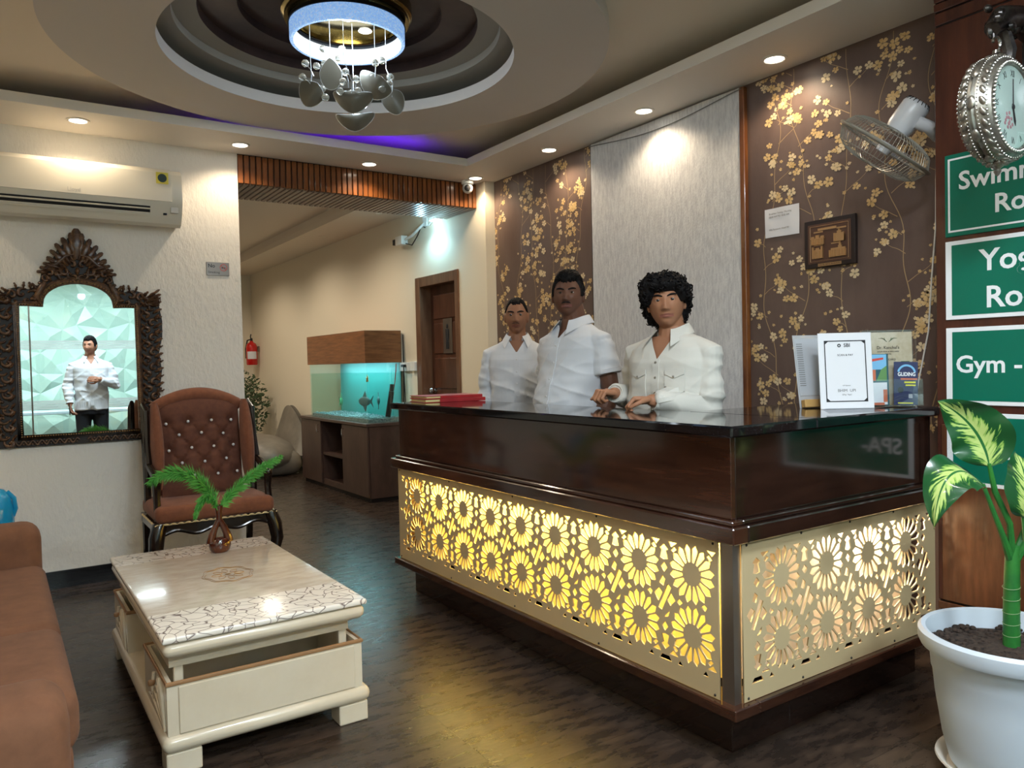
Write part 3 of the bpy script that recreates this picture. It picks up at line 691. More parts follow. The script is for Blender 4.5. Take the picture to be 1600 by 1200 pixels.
for k in range(25):
    u = k/24; pt.append((0.80+0.51*u, yback(1.1)+0.03, 1.065+0.075*sin(pi*u)**0.8))
MB().tube(pt,[0.04+0.012*sin(pi*k/24) for k in range(25)],12).build('back_roll','brown_cloth',ac_)
for s,x in ((-1,0.800),(1,1.302)):
    b = MB()
    def wing(u,v,x=x,s=s):
        a = 2*pi*u; z = 0.60+v*0.51; th = 0.036*sin(pi*min(1,max(0.02,v*0.96+0.02)))**0.35; dp = 0.11*(0.35+0.65*sin(pi*min(1,0.15+v*0.8)))
        return (x+s*0.012+th*cos(a), yback(z)-0.06-dp*0.2+dp*sin(a)*0.9, z)
    b.grid(wing,20,24,closeu=True)
    b.build('wing','brown_cloth',ac_)
    f = MB(); xo = x+s*0.062
    f.tube([(xo,yback(1.1)+0.03,1.10),(xo,yback(0.9)+0.03,0.92),(xo,5.07,0.72),(xo,5.06,0.45)],[0.014,0.018,0.022,0.02],8)
    f.tube([(xo,yback(1.1)+0.03,1.10),(xo-s*0.004,yback(1.1)-0.09,1.06),(xo,5.02,0.88),(xo,4.98,0.74),(xo,4.80,0.70),(xo,4.735,0.665),(xo,4.75,0.58),(xo,4.72,0.45)],[0.012,0.014,0.016,0.022,0.022,0.026,0.020,0.022],8)
    f.sph((xo,4.742,0.672),(0.028,0.036,0.03))
    f.build('arm_frame','black_lacquer',ac_)
b = MB()
sh = [(ax0+0.01+(ax1-ax0-0.02)*i/24, 0.018*cos(i/24*4*pi)) for i in range(25)]
b.grid(lambda u,v:(ax0+0.01+(ax1-ax0-0.02)*u, ayf+0.012, 0.435-v*(0.052+0.014*cos(u*6*pi))),49,3)
b.grid(lambda u,v:(ax0+0.01+(ax1-ax0-0.02)*u, ayf+0.034, 0.435-v*(0.052+0.014*cos(u*6*pi))),49,3)
b.tube([(ax0+0.01+(ax1-ax0-0.02)*i/48, ayf+0.022, 0.383-0.014*cos(i/48*6*pi)) for i in range(49)],0.013,8)
b.box((ax0+0.012,ayf+0.035,0.385),(ax0+0.035,5.2,0.436)); b.box((ax1-0.035,ayf+0.035,0.385),(ax1-0.012,5.2,0.436)); b.box((ax0+0.036,5.17,0.385),(ax1-0.036,5.2,0.436))
b.build('seat_rail','black_lacquer',ac_)
for sx,x in ((-1,ax0+0.035),(1,ax1-0.035)):
    MB().tube([(x,ayf+0.03,0.435),(x+sx*0.022,ayf+0.012,0.36),(x+sx*0.030,ayf+0.005,0.28),(x+sx*0.010,ayf+0.025,0.16),(x-sx*0.004,ayf+0.035,0.06),(x+sx*0.012,ayf+0.01,0.022),(x+sx*0.014,ayf,0.0)],[0.040,0.043,0.038,0.026,0.020,0.028,0.026],10).build('leg','black_lacquer',ac_)
    MB().tube([(x,5.16,0.435),(x,5.165,0.25),(x,5.20,0.08),(x,5.24,0.0)],[0.024,0.022,0.020,0.018],8).build('leg','black_lacquer',ac_)
# ------------------------------------------------------------------ sofa along the left
so = thing('sofa','rust brown fabric sofa cut off by the left edge of the photo','sofa',(-0.3,3.4,0))
MB().rbox((-0.62,2.42,0.05),(0.145,4.30,0.27),0.03,3).build('base','sofa_cloth',so)
for y0,y1 in ((2.43,3.145),(3.150,4.21)):
    b = MB()
    def cush(u,v,y0=y0,y1=y1): pass
    b.rbox((-0.45,y0,0.24),(0.165,y1,0.42),0.055,4)
    b.build('seat_cushion','sofa_cloth',so)
MB().rbox((-0.62,4.19,0.06),(0.155,4.42,0.60),0.075,5).build('arm','sofa_cloth',so)
MB().rbox((-0.62,2.19,0.06),(0.128,2.45,0.495),0.075,5).build('arm','sofa_cloth',so)
MB().rbox((-0.80,2.19,0.06),(-0.53,4.42,0.86),0.09,5).build('backrest','sofa_cloth',so)
for y0,y1 in ((2.46,3.14),(3.15,4.17)): MB().rbox((-0.60,y0,0.40),(-0.36,y1,0.80),0.09,5).build('back_cushion','sofa_cloth',so)
for x in (-0.55,0.05):
    for y in (2.28,4.32): MB().lathe([(0.0,0.0),(0.02,0.0),(0.026,0.062),(0.0,0.062)],(x,y,0),12).build('foot','black_lacquer',so)
# stand-in for an unclear blue plastic item behind the far arm of the sofa
bj = thing('blue_container','glossy bright blue plastic jug behind the sofa arm','container',(-0.055,4.82,0))
MB().lathe([(0.0,0.0),(0.105,0.0),(0.115,0.02),(0.115,0.18),(0.108,0.20),(0.115,0.22),(0.115,0.40),(0.108,0.42),(0.115,0.44),(0.116,0.60),(0.105,0.66),(0.075,0.70),(0.03,0.715),(0.03,0.75),(0.0,0.75)],(-0.055,4.82,0),32).build('body','blue_plastic',bj)
MB().tube([(0.052,4.80,0.56),(0.066,4.79,0.60),(0.060,4.79,0.655),(0.03,4.80,0.69)],0.011,8).build('handle','blue_plastic',bj)
# ------------------------------------------------------------------ wallpaper print: gold blossom branches
wr = bpy.data.objects['wall_right']
def blossoms(y0, y1, z0, z1, seed, nstem, fs, X=XW-0.0008):
    rnd = random.Random(seed); fl_ = MB(); fl_.use('gold_print'); br = MB()
    W_ = y1-y0
    def petal_flower(y, z, R):
        a0 = rnd.uniform(0, 6.28); n = 5; sq = rnd.uniform(0.75,1.0); dx_ = 0.0002*(len(fl_.f)//5 % 9)
        fl_.use('gold_print' if rnd.random() < 0.7 else 'gold_print_pale')
        for k in range(n):
            a = a0+2*pi*k/n+rnd.uniform(-0.12,0.12); r = R*rnd.uniform(0.85,1.1); pts = []
            for (d, wd) in ((0.08,0.0),(0.38,-0.26),(0.78,-0.36),(1.0,-0.16),(0.93,0.0),(1.0,0.16),(0.78,0.36),(0.38,0.26)):
                px_ = (d*cos(a)-wd*sin(a))*r; pz_ = (d*sin(a)+wd*cos(a))*r*sq
                yy, zz = y+px_, z+pz_
                pts.append((X-0.00006*k-0.0003-dx_, min(max(yy,y0+0.002),y1-0.002), min(zz,z1-0.004)))
            fl_.add(pts,[tuple(range(8))])
    def ribbon(pts, w0, w1):
        pts = [p for p in pts if y0+0.003 < p[0] < y1-0.003 and p[1] < z1-0.005]
        if len(pts) < 2: return
        vs=[]; fs_=[]
        for i,(y,z) in enumerate(pts):
            a = pts[max(0,i-1)]; b = pts[min(len(pts)-1,i+1)]; dy,dz = b[0]-a[0], b[1]-a[1]; L = sqrt(dy*dy+dz*dz)+1e-9; w_ = w0+(w1-w0)*i/(len(pts)-1)
            vs += [(X, y-dz/L*w_, z+dy/L*w_),(X, y+dz/L*w_, z-dy/L*w_)]
            if i: fs_.append((2*i-2,2*i-1,2*i+1,2*i))
        br.add(vs, fs_)
    def cluster(y, z, n):
        for k in range(n):
            a = rnd.uniform(0,6.28); d = 0 if k == 0 else fs*rnd.uniform(1.5,2.3); petal_flower(y+d*cos(a), z+d*sin(a), fs*rnd.uniform(0.75,1.12))
        for k in range(rnd.randint(1,4)):
            a = rnd.uniform(0,6.28); d = fs*rnd.uniform(1.8,3.0); petal_flower(y+d*cos(a), z+d*sin(a), fs*rnd.uniform(0.28,0.45))
    for s in range(nstem):
        y = y0+W_*(s+0.5)/nstem+rnd.uniform(-0.03,0.03); z = z0; ph = rnd.uniform(0,6); amp = rnd.uniform(0.02,0.06); pts = []
        while z < z1:
            pts.append((y+amp*sin(ph+z*4.3)+0.25*amp*sin(z*17+ph), z)); z += 0.03
        ribbon(pts, 0.0026, 0.0012)
        z = z0+rnd.uniform(0,0.1)
        while z < z1-0.03:
            yy = y+amp*sin(ph+z*4.3); sd = rnd.choice((-1,1)); ln = rnd.uniform(0.03,0.13)
            tw = [(yy+sd*ln*t, z+ln*0.8*t**1.6+0.01*sin(t*5)) for t in [i/6 for i in range(7)]]
            ribbon(tw, 0.0018, 0.0008); cluster(*tw[-1], rnd.choice((1,2,2,3,3,4)))
            if rnd.random() < 0.5: cluster(tw[3][0], tw[3][1]-0.02, rnd.choice((1,1,2)))
            z += rnd.uniform(0.06,0.145)
    o = br.build('branch_print','branch_print',wr,smooth=False); o['kind']='stuff'
    o = fl_.build('blossom_print',None,wr,smooth=False); o['kind']='stuff'
blossoms(YP+0.002,2.742,0.95,2.757,11,5,0.0255)
blossoms(4.032,5.268,0.95,2.757,23,6,0.0265)
# pale woven blind, wooden batten, slack cable
bl = thing('window_blind','tall pale grey woven fabric blind between the two wallpaper strips','blind',(3.385,3.4,0.75))
def blindfn(u,v): return (3.376+0.002*sin(u*23)*v, 2.778+u*1.245, 0.75+v*(2.752-0.75))
b = MB(); b.grid(blindfn,40,30); b.grid(lambda u,v:(3.392,2.778+u*1.245,0.75+v*(2.752-0.75)),2,2); b.build('fabric','blind_fabric',bl)
MB().tube([(3.384,2.775,0.76),(3.384,4.025,0.76)],0.012,10).build('bottom_bar','white_plastic',bl)
MB().rbox((3.374,4.0235,0.75),(3.398,4.030,2.756),0.002,1).build('edge_strip','black_paint',bl,smooth=False)
struct(MB().rbox((3.368,2.744,0.0),(3.3995,2.776,2.75),0.003,1).build('trim_5','slat_wood',smooth=False))
pts = [(3.368,4.03-1.27*t,2.742-0.05*sin(pi*t)**1.2-0.002) for t in [i/24 for i in range(25)]]
tag(MB().tube(pts,0.003,6).build('cable','print_grey'),'thin grey cable drooping across the top of the pale blind','cable')
pts = [(3.393,1.745,2.15),(3.393,1.75,1.85),(3.393,1.77,1.62),(3.393,1.785,1.40),(3.393,1.83,1.18),(3.393,1.86,1.02)]
tag(MB().tube(pts,0.0035,6).build('fan_cord','white_plastic'),'white fan cord hanging down the wallpaper beside the green signs','cable')
# ------------------------------------------------------------------ wall fan
fnw = thing('wall_fan','white wall fan with wire cage tilted down, above the plaque','fan',(3.4,1.70,2.2))
n_ = Vector((-0.197,0.603,-0.772)).normalized(); u_ = n_.orthogonal().normalized(); v_ = n_.cross(u_); cF = Vector((3.15,1.835,2.172))
RF = Matrix((u_,v_,n_)).transposed()
def fp(r,a,h): return cF+u_*(r*cos(a))+v_*(r*sin(a))+n_*h
R0 = 0.205
b = MB(); b.tube([fp(R0,2*pi*k/48,0) for k in range(48)],[(0.006,0.013)]*48,8,closed=True); b.build('cage_rim','fan_wire',fnw)
for nm,sgn,dep in (('rear_cage',-1,0.075),('front_cage',1,0.085)):
    b = MB()
    for k in range(72):
        a = 2*pi*k/72; q = []
        for i in range(7):
            t = i/6; r = 0.045+(R0-0.045)*t; q.append(fp(r,a+0.05*(1-t),sgn*dep*sqrt(max(0,1-t**2.6))))
        b.tube(q,0.0011,4,caps=False)
    for t in (0.45,0.8):
        r = 0.045+(R0-0.045)*t; b.tube([fp(r,2*pi*k/40,sgn*dep*sqrt(1-t**2.6)) for k in range(40)],0.0013,4,closed=True)
    b.lathe([(0.0,sgn*dep),(0.05,sgn*dep),(0.05,sgn*(dep-0.006)),(0.0,sgn*(dep-0.006))],cF,20,R=RF); b.build(nm,'fan_wire',fnw)
for k in range(3):
    def blade(u,v,k=k):
        a = 2*pi*k/3+(u-0.5)*(0.5+0.9*v); r = 0.03+0.14*v; return fp(r,a,0.03*(u-0.5)-0.005)
    b = MB(); b.grid(blade,10,8); b.build('blade','acrylic_white',fnw)
b = MB(); b.lathe([(0.0,0.025),(0.028,0.02),(0.032,-0.02),(0.0,-0.02)],cF,20,R=RF); b.build('hub','fan_plastic',fnw)
b = MB(); b.lathe([(0.0,-0.075),(0.050,-0.078),(0.056,-0.10),(0.057,-0.19),(0.050,-0.205),(0.036,-0.212),(0.0,-0.213)],cF,28,R=RF)
mo = b.build('motor','fan_plastic',fnw)
b = MB()
for k in range(18):
    a = 2*pi*k/18; b.tube([fp(0.0535,a,-0.198),fp(0.044,a,-0.2125)],0.0022,4)
b.build('vent_slot','dark_slot',mo)
pv = fp(0.05,0,-0.13); 
pm = cF-n_*0.125
b = MB(); b.tube([pm+Vector((0.0,-0.05,-0.02)),pm+Vector((0.03,-0.085,-0.045)),Vector((3.285,1.69,2.20)),Vector((3.34,1.66,2.235)),Vector((3.385,1.655,2.24))],[0.026,0.026,0.022,0.026,0.03],12); b.build('arm','fan_plastic',fnw)
MB().rbox((3.36,1.604,2.14),(3.3995,1.71,2.32),0.012,3).build('wall_bracket','fan_plastic',fnw)
# ------------------------------------------------------------------ brass plaque and paper note
def wall_pt(y,z,h=0): return Vector((XW-h,y,z))
TY = lambda y,z,h: frame((XW-h,y,z),(0,-1,0),(0,0,1))
pq = thing('wall_plaque','dark wooden plaque with four small brass buildings in relief','plaque',(XW,2.25,1.73))
MB().rbox((XW-0.022,2.115,1.733),(XW-0.001,2.390,1.968),0.004,2).build('frame','plaque_wood',pq,smooth=False)
MB().box((XW-0.0235,2.137,1.755),(XW-0.0215,2.368,1.946)).build('field','plaque_field',pq,smooth=False)
b = MB()
for (a,c) in (((2.355,1.765),(2.150,1.765)),((2.355,1.935),(2.150,1.935)),((2.355,1.765),(2.355,1.935)),((2.150,1.765),(2.150,1.935))): b.tube([wall_pt(*a,0.0242),wall_pt(*c,0.0242)],0.0009,4)
b.build('border_line','plaque_brass',pq)
def bld(y,z,w,h,kind):
    b = MB(); D = 0.024; e = 0.006
    def bx(a,b_,c,d,e_=e): b.box((XW-D-e_,y+w/2-b_*w,z+c*h),(XW-D+0.001,y+w/2-a*w,z+d*h))
    if kind == 0:
        bx(0,1,0,0.62); bx(0,0.25,0.62,0.8); bx(0.75,1,0.62,0.8); bx(0.36,0.64,0.62,0.9); bx(-0.04,1.04,0.56,0.62,0.009)
        for i in range(5): bx(0.07+i*0.18,0.13+i*0.18,0,0.55,0.009)
    elif kind == 1:
        bx(0,1,0,0.5); bx(0.1,0.9,0.5,0.68); bx(0.3,0.7,0.68,0.86); bx(0.42,0.58,0.86,1.0); bx(0.0,0.12,0,0.7,0.009); bx(0.88,1,0,0.7,0.009)
    elif kind == 2:
        bx(0,1,0,0.7); bx(-0.03,0.14,0,0.95,0.008); bx(0.86,1.03,0,0.95,0.008); bx(0.3,0.7,0.7,0.86); bx(0.28,0.38,0,0.6,0.009); bx(0.62,0.72,0,0.6,0.009)
    else:
        bx(0,1,0,0.45); bx(0.12,0.96,0.45,0.56)
        for i in range(7): bx(0.04+i*0.14,0.09+i*0.14,0,0.45,0.009)
        bx(0.55,0.75,0.56,0.7); bx(0.59,0.71,0.7,0.84); bx(0.63,0.67,0.84,1.0)
    b.build('relief_building','plaque_brass',pq,smooth=False)
bld(2.312,1.845,0.07,0.052,0); bld(2.195,1.848,0.055,0.058,1); bld(2.312,1.778,0.055,0.06,2); bld(2.205,1.776,0.09,0.075,3)
for (y,z,w,h) in ((2.262,1.918,0.10,0.011),(2.31,1.906,0.05,0.007),(2.185,1.912,0.05,0.007),(2.31,1.843,0.05,0.006),(2.215,1.842,0.05,0.006),(2.25,1.745,0.125,0.014)):
    MB().box((XW-0.0255,y-w/2,z-h/2),(XW-0.023,y+w/2,z+h/2)).build('name_strip','plaque_brass',pq,smooth=False)
text_mesh('lettering','HOTEL RITES BHAWAN',0.011,'plaque_wood',TY(2.25,1.745,0.0258),pq,extrude=0.0002)
nt_ = thing('paper_note','white printed paper note taped to the wallpaper above the plaque','paper',(XW,2.53,1.92))
b = MB(); b.grid(lambda u,v:(XW-0.0045-0.0025*sin(u*5+v*2)**2,2.637-0.208*u,1.925+0.148*v-0.004*u*(1-v)),14,10); b.build('sheet','paper',nt_)
for s,z,sz in (('Breakfast Timing : Morning',2.045,0.0125),('08:00 AM TO 10:30 AM',2.028,0.0125),('Wifi Password : Hotel123',1.963,0.0115)):
    text_mesh('lettering',s,sz,'print_grey',TY(2.61,z,0.0078),nt_,'LEFT',0.0001)
# ------------------------------------------------------------------ green direction signs on the pillar wall
def sign(z0,z1,rows,label,style):
    t = thing('direction_sign',label,'sign',(XP,1.25,z0)); yl = 1.556; yr = 0.93
    if style == 0:
        MB().rbox((XP-0.004,yr,z0),(XP+0.0035,yl,z1),0.001,1).build('board','sign_green',t,smooth=False)
        b = MB()
        for a in ((yr+0.02,z0+0.016,yl-0.012,z0+0.023),(yr+0.02,z1-0.023,yl-0.012,z1-0.016),(yl-0.019,z0+0.023,yl-0.012,z1-0.023),(yr+0.02,z0+0.023,yr+0.027,z1-0.023)): b.box((XP-0.0052,a[0],a[1]),(XP-0.004,a[2],a[3]))
        b.build('border','sign_white',t,smooth=False)
    else:
        MB().rbox((XP-0.004,yr,z0),(XP+0.0035,yl,z1),0.001,1).build('board','sign_white',t,smooth=False)
        MB().box((XP-0.0052,yr+0.02,z0+0.016),(XP-0.004,yl-0.024,z1-0.016)).build('field','sign_green',t,smooth=False)
    for s,y,z,sz in rows:
        text_mesh('lettering',s,sz,'sign_white',frame((XP-0.0054,y,z),(0,-1,0),(0,0,1)),t,'LEFT',0.0006,True)
sign(1.748,2.062,[('Swimming',1.505,1.952,0.096),('Roof',1.380,1.845,0.096)],'green sign reading Swimming, topmost on the pillar behind the clock',0)
sign(1.428,1.730,[('Yoga',1.430,1.640,0.112),('Roof',1.412,1.502,0.112)],'green sign reading Yoga, second from the top on the pillar',1)
sign(1.100,1.396,[('Gym -',1.520,1.252,0.092)],'green sign reading Gym, third from the top on the pillar',1)
sign(0.790,1.070,[('SPA-',1.508,0.915,0.092)],'dark green sign reading SPA, lowest on the pillar behind the plant',1)
# ------------------------------------------------------------------ double-faced silver clock on a bronze bracket
cl = thing('hanging_clock','ornate silver double-faced station clock hanging from a bracket on the pillar','clock',(2.72,1.17,1.9))
cc_ = Vector((2.72,1.205,2.078)); RY = Matrix.Rotation(pi/2,3,'X')          # local z -> -Y
prof = [(0.0,0.045),(0.128,0.045),(0.132,0.052),(0.150,0.050),(0.160,0.036),(0.166,0.022),(0.170,0.012),(0.163,0.008),(0.170,0.0),(0.163,-0.008),(0.170,-0.012),(0.166,-0.022),(0.160,-0.036),(0.150,-0.050),(0.132,-0.052),(0.128,-0.045),(0.0,-0.045)]
b = MB(); b.lathe(prof,cc_,56,R=RY); b.build('case','antique_silver',cl)
b = MB()
for sgn in (1,-1):
    for k in range(64):
        a = 2*pi*k/64
        for r,h,s in ((0.140,0.054,0.0052),(0.158,0.040,0.0036)): b.sph(cc_+RY @ Vector((r*cos(a),r*sin(a),sgn*h)),s,6,4)
o = b.build('bead_ring','silver_bright',cl); o['kind']='stuff'
b = MB()
rnd = random.Random(4)
for k in range(30):
    a = 2*pi*k/30
    for h,rr_,tw in ((0.030,0.164,0.5),(-0.030,0.164,-0.5)):
        c0 = cc_+RY @ Vector((rr_*cos(a),rr_*sin(a),h)); Ra = RY @ Matrix.Rotation(a,3,'Z') @ Matrix.Rotation(tw,3,'X')
        b.sph(c0,(0.006,0.016,0.009),10,6,R=Ra)
    if k%3 == 0: b.sph(cc_+RY @ Vector((0.168*cos(a),0.168*sin(a),0.0)),(0.008,0.022,0.013),12,8,R=RY @ Matrix.Rotation(a,3,'Z'))
for k in range(90):
    a = 2*pi*k/90
    for h in (0.0165,-0.0165): b.sph(cc_+RY @ Vector((0.170*cos(a),0.170*sin(a),h)),0.0028,6,4)
b.build('leaf_relief','antique_silver',cl)
for sgn in (1,-1):
    RR = RY if sgn > 0 else Matrix.Rotation(-pi/2,3,'X')
    b = MB(); b.lathe([(0.129,0.0462),(0.0,0.0462)],cc_,40,R=RR); dl = b.build('dial','dial',cl)
    if sgn > 0:
        T0 = Matrix.Translation(cc_)@RR.to_4x4()
        for k,s in enumerate(('XII','I','II','III','IIII','V','VI','VII','VIII','IX','X','XI')):
            a = pi/2-2*pi*k/12; text_mesh('numeral',s,0.030,'print_black',T0@Matrix.Translation((0.104*cos(a),0.104*sin(a),0.0466))@Matrix.Rotation(a-pi/2,4,'Z'),dl,sx=0.75,extrude=0.0002)
        h = MB(T=T0); h.prism([(-0.003,-0.012),(0.003,-0.012),(0.002,0.088),(-0.002,0.088)],(0,0,0.048),(1,0,0),(0,1,0),(0,0,0.001)); h.sph((0,0,0.049),(0.009,0.009,0.003)); h.build('minute_hand','print_black',cl,smooth=False)
        h = MB(T=T0@Matrix.Rotation(radians(-165),4,'Z')); h.prism([(-0.004,-0.01),(0.004,-0.01),(0.006,0.045),(0,0.06),(-0.006,0.045)],(0,0,0.0475),(1,0,0),(0,1,0),(0,0,0.001)); h.build('hour_hand','print_black',cl,smooth=False)
        p = MB(T=T0)
        for i in range(14): a = rnd.uniform(0,6.28); r = 0.025*rnd.random()**0.5; p.sph((-0.03+1.4*r*cos(a),-0.045+r*sin(a),0.0467),(0.007,0.006,0.0006),8,4)
        p.build('flower_print','pink_print',dl)
    b = MB(); b.lathe([(0.132,0.052),(0.118,0.060),(0.08,0.066),(0.0,0.068)],cc_,40,R=RR); b.build('glass','glass',cl)
top = cc_+Vector((0,0,0.17))
b = MB(); b.lathe([(0.0,-0.012),(0.034,-0.010),(0.028,0.006),(0.014,0.014),(0.012,0.024),(0.0,0.026)],top,16); b.tube([top+Vector((0.024*sin(t),0,0.045-0.024*cos(t))) for t in [0.2+i*0.45 for i in range(11)]],0.005,8); b.build('hook','silver_bright',cl)
bt = cc_-Vector((0,0,0.165)); b = MB(); b.lathe([(0.0,-0.045),(0.006,-0.04),(0.012,-0.028),(0.008,-0.022),(0.020,-0.010),(0.032,0.0),(0.0,0.004)],bt,16)
for k in range(7): a = 2*pi*k/7; b.sph(bt+Vector((0.024*cos(a),0.024*sin(a),-0.004)),(0.011,0.011,0.009),8,5)
b.build('finial','antique_silver',cl)
bz = top+Vector((0,0,0.085)); rnd = random.Random(9); b = MB()
b.tube([bz+Vector((-0.03,0,0.0)),bz+Vector((0.04,0,0.05)),bz+Vector((0.15,0,0.075)),bz+Vector((0.26,0,0.04)),Vector((XP-0.012,1.205,bz.z-0.06))],[0.024,0.04,0.042,0.034,0.04],12)
b.tube([bz+Vector((0.05,0,0.02)),bz+Vector((0.09,0,-0.04)),bz+Vector((0.08,0,-0.09)),bz+Vector((0.115,0,-0.115))],[0.018,0.022,0.018,0.008],8)
b.tube([bz+Vector((-0.018,0,-0.028)),bz+Vector((-0.02,0,0.0))],0.004,6)
for k in range(34):
    x = rnd.uniform(-0.045,0.30); b.sph(bz+Vector((x,rnd.uniform(-0.035,0.035),0.035+0.03*sin(x*9)+rnd.uniform(-0.04,0.05))),(rnd.uniform(0.012,0.026),rnd.uniform(0.012,0.022),rnd.uniform(0.012,0.028)),8,6)
b.rbox((XP-0.02,1.13,bz.z-0.16),(XP-0.0005,1.28,bz.z+0.10),0.008,2)
b.build('bracket','bronze_dark',cl)
# ------------------------------------------------------------------ ledger books on the counter
ZT = 1.0901
def book(loc, rz, L, Wd, H, label):
    t = thing('ledger_book',label,'book',loc,rz); T = W[t]
    b = MB(T=T); b.rbox((0.006,0.004,0.003),(L-0.004,Wd-0.006,H-0.003),0.002,1); b.build('pages','page_edge',t,smooth=False)
    b = MB(T=T); b.rbox((0,0,0),(L,Wd,0.003),0.001,1); b.rbox((0,0,H-0.003),(L,Wd,H),0.001,1); b.rbox((0.09,-0.004,0),(L,0.002,H),0.0015,1); b.build('cover','red_book',t,smooth=False)
book((1.962,3.795,ZT),radians(-6),0.37,0.235,0.020,'lower of the two red ledger books on the counter end')
book((1.972,3.802,ZT+0.0203),radians(-3),0.355,0.225,0.016,'upper of the two red ledger books on the counter end')
# ------------------------------------------------------------------ stands with notices
def cam_frame(c, yaw_off=0.0, lean=0.10):
    a = yaw+yaw_off; right = Vector((cos(a),-sin(a),0)); back = Vector((sin(a),cos(a),0)); upv = (Vector((0,0,1))+back*lean).normalized()
    return frame(c,right,upv)
def rect(b, x0,y0,x1,y1,z): b.add([(x0,y0,z),(x1,y0,z),(x1,y1,z),(x0,y1,z)],[(0,1,2,3)])
def tubeb(b, x0,y0,x1,y1,z,w_):
    for q in ((x0,y0,x1,y0+w_),(x0,y1-w_,x1,y1),(x0,y0+w_,x0+w_,y1-w_),(x1-w_,y0+w_,x1,y1-w_)): rect(b,*q,z)
T1 = cam_frame((2.766,1.772,ZT),0.05,0.10)
q1 = thing('notice_stand','white framed payment notice standing on the counter, blank in its middle','notice',(2.775,1.780,ZT))
b = MB(T=T1); b.rbox((-0.103,0,-0.003),(0.103,0.300,0.0),0.001,1); b.build('sheet','paper',q1,smooth=False)
b = MB(T=T1); tubeb(b,-0.080,0.028,0.080,0.270,0.0006,0.004); 
for sx in (-1,1):
    for y in (0.030,0.268):
        s = 1 if y > 0.1 else -1; b.add([(sx*0.078,y,0.0006),(sx*0.062,y,0.0006),(sx*0.078,y-s*0.014,0.0006)],[(0,1,2)])
b.build('border','print_black',q1,smooth=False)
def tx(root,T,s,x,y,sz,mt='print_black',al='CENTER',bold=False,sx=1.0): return text_mesh('lettering',s,sz,mt,T@Matrix.Translation((x,y,0.0008)),root,al,0.0001,bold,sx)
tx(q1,T1,'SBI',0.008,0.250,0.020,bold=True); b = MB(T=T1); b.lathe([(0.007,0.0008),(0.003,0.0008)],(-0.022,0.250,0),16); b.build('emblem','print_black',q1)
tx(q1,T1,'SCAN & PAY',0,0.212,0.011); tx(q1,T1,'BHIM  UPI',0,0.072,0.016,'print_grey'); tx(q1,T1,'GPay  PayU',0,0.056,0.008,'print_grey'); tx(q1,T1,'UPI Payment',0,0.092,0.006,'print_grey')
b = MB(T=T1); b.rbox((-0.103,-0.0005,0.0),(0.103,0.002,0.09),0.001,1); b.rbox((-0.103,0.0,-0.007),(0.103,0.302,-0.0035),0.001,1); b.build('acrylic_holder','acrylic',q1,smooth=False)
T2 = cam_frame((2.80,1.905,ZT),-0.25,0.16)
q2 = thing('notice_stand','grey printed notice in a clear stand, half hidden behind the payment notice','notice',(2.80,1.905,ZT))
b = MB(T=T2); b.rbox((-0.105,0.0,-0.003),(0.09,0.300,0.0),0.001,1); b.build('acrylic_holder','acrylic_white',q2,smooth=False)
b = MB(T=T2); b.rbox((-0.098,0.05,0.0005),(0.085,0.285,0.0015),0.0005,1); b.build('sheet','silver_print',q2,smooth=False)
b = MB(T=T2)
for k in range(20): rect(b,-0.094,0.09+k*0.009,-0.066,0.093+k*0.009,0.002)
b.build('print_lines','print_grey',q2,smooth=False)
b = MB(T=T2); b.rbox((-0.10,0.0,0.004),(-0.02,0.032,0.03),0.002,1); b.build('small_box','kraft',q2,smooth=False)
T3 = cam_frame((2.972,1.712,ZT),0.0,0.05)
q3 = thing('brochure_holder','clear acrylic brochure holder on the counter end','holder',(2.972,1.712,ZT))
b = MB(T=T3); b.rbox((-0.105,0.0,-0.026),(0.105,0.31,-0.022),0.001,1); b.rbox((-0.105,0.0,-0.022),(0.105,0.004,0.046),0.001,1); b.rbox((-0.105,0.004,0.042),(0.105,0.11,0.045),0.001,1); b.build('shell','acrylic',q3,smooth=False)
b = MB(T=T3); b.rbox((-0.108,0.0,-0.027),(-0.104,0.31,0.046),0.001,1); b.rbox((0.104,0.0,-0.027),(0.108,0.31,0.0),0.001,1); b.build('side_wall','acrylic',q3,smooth=False)
r1 = thing('rate_card','beige spa rate card with a leafy crest at the back of the brochure holder','card',(2.972,1.712,ZT))
b = MB(T=T3); b.rbox((-0.098,0.006,-0.020),(0.098,0.300,-0.016),0.001,1); b.build('sheet','sand_print',r1,smooth=False)
TC = T3@Matrix.Translation((0,0,-0.0155))
for s,y,sz in (("Dr. Kanchal's",0.238,0.017),('AYURVEDA & WELLNESS',0.222,0.008),('CENTRE',0.212,0.007),('RATE CARD',0.190,0.011)): tx(r1,TC,s,0.0,y,sz)
b = MB(T=TC)
for s in (-1,1):
    for k in range(3): b.tube([(s*0.004,0.262,0.001),(s*(0.012+0.004*k),0.268+0.004*k,0.001),(s*(0.014+0.012*k),0.280-0.002*k,0.001)],[(0.002,0.0004),(0.003,0.0004),(0.0006,0.0004)],6)
for k in range(6): rect(b,0.05,0.180-0.012*k,0.085,0.182-0.012*k,0.0008)
b.build('crest','leaf_green',r1)
r2_ = thing('brochure','travel brochure with blue sky and green hill behind the payment notice','brochure',(2.94,1.71,ZT))
b = MB(T=T3); b.rbox((-0.100,0.006,-0.008),(-0.010,0.212,0.004),0.001,1); b.build('booklet','teal_print',r2_,smooth=False)
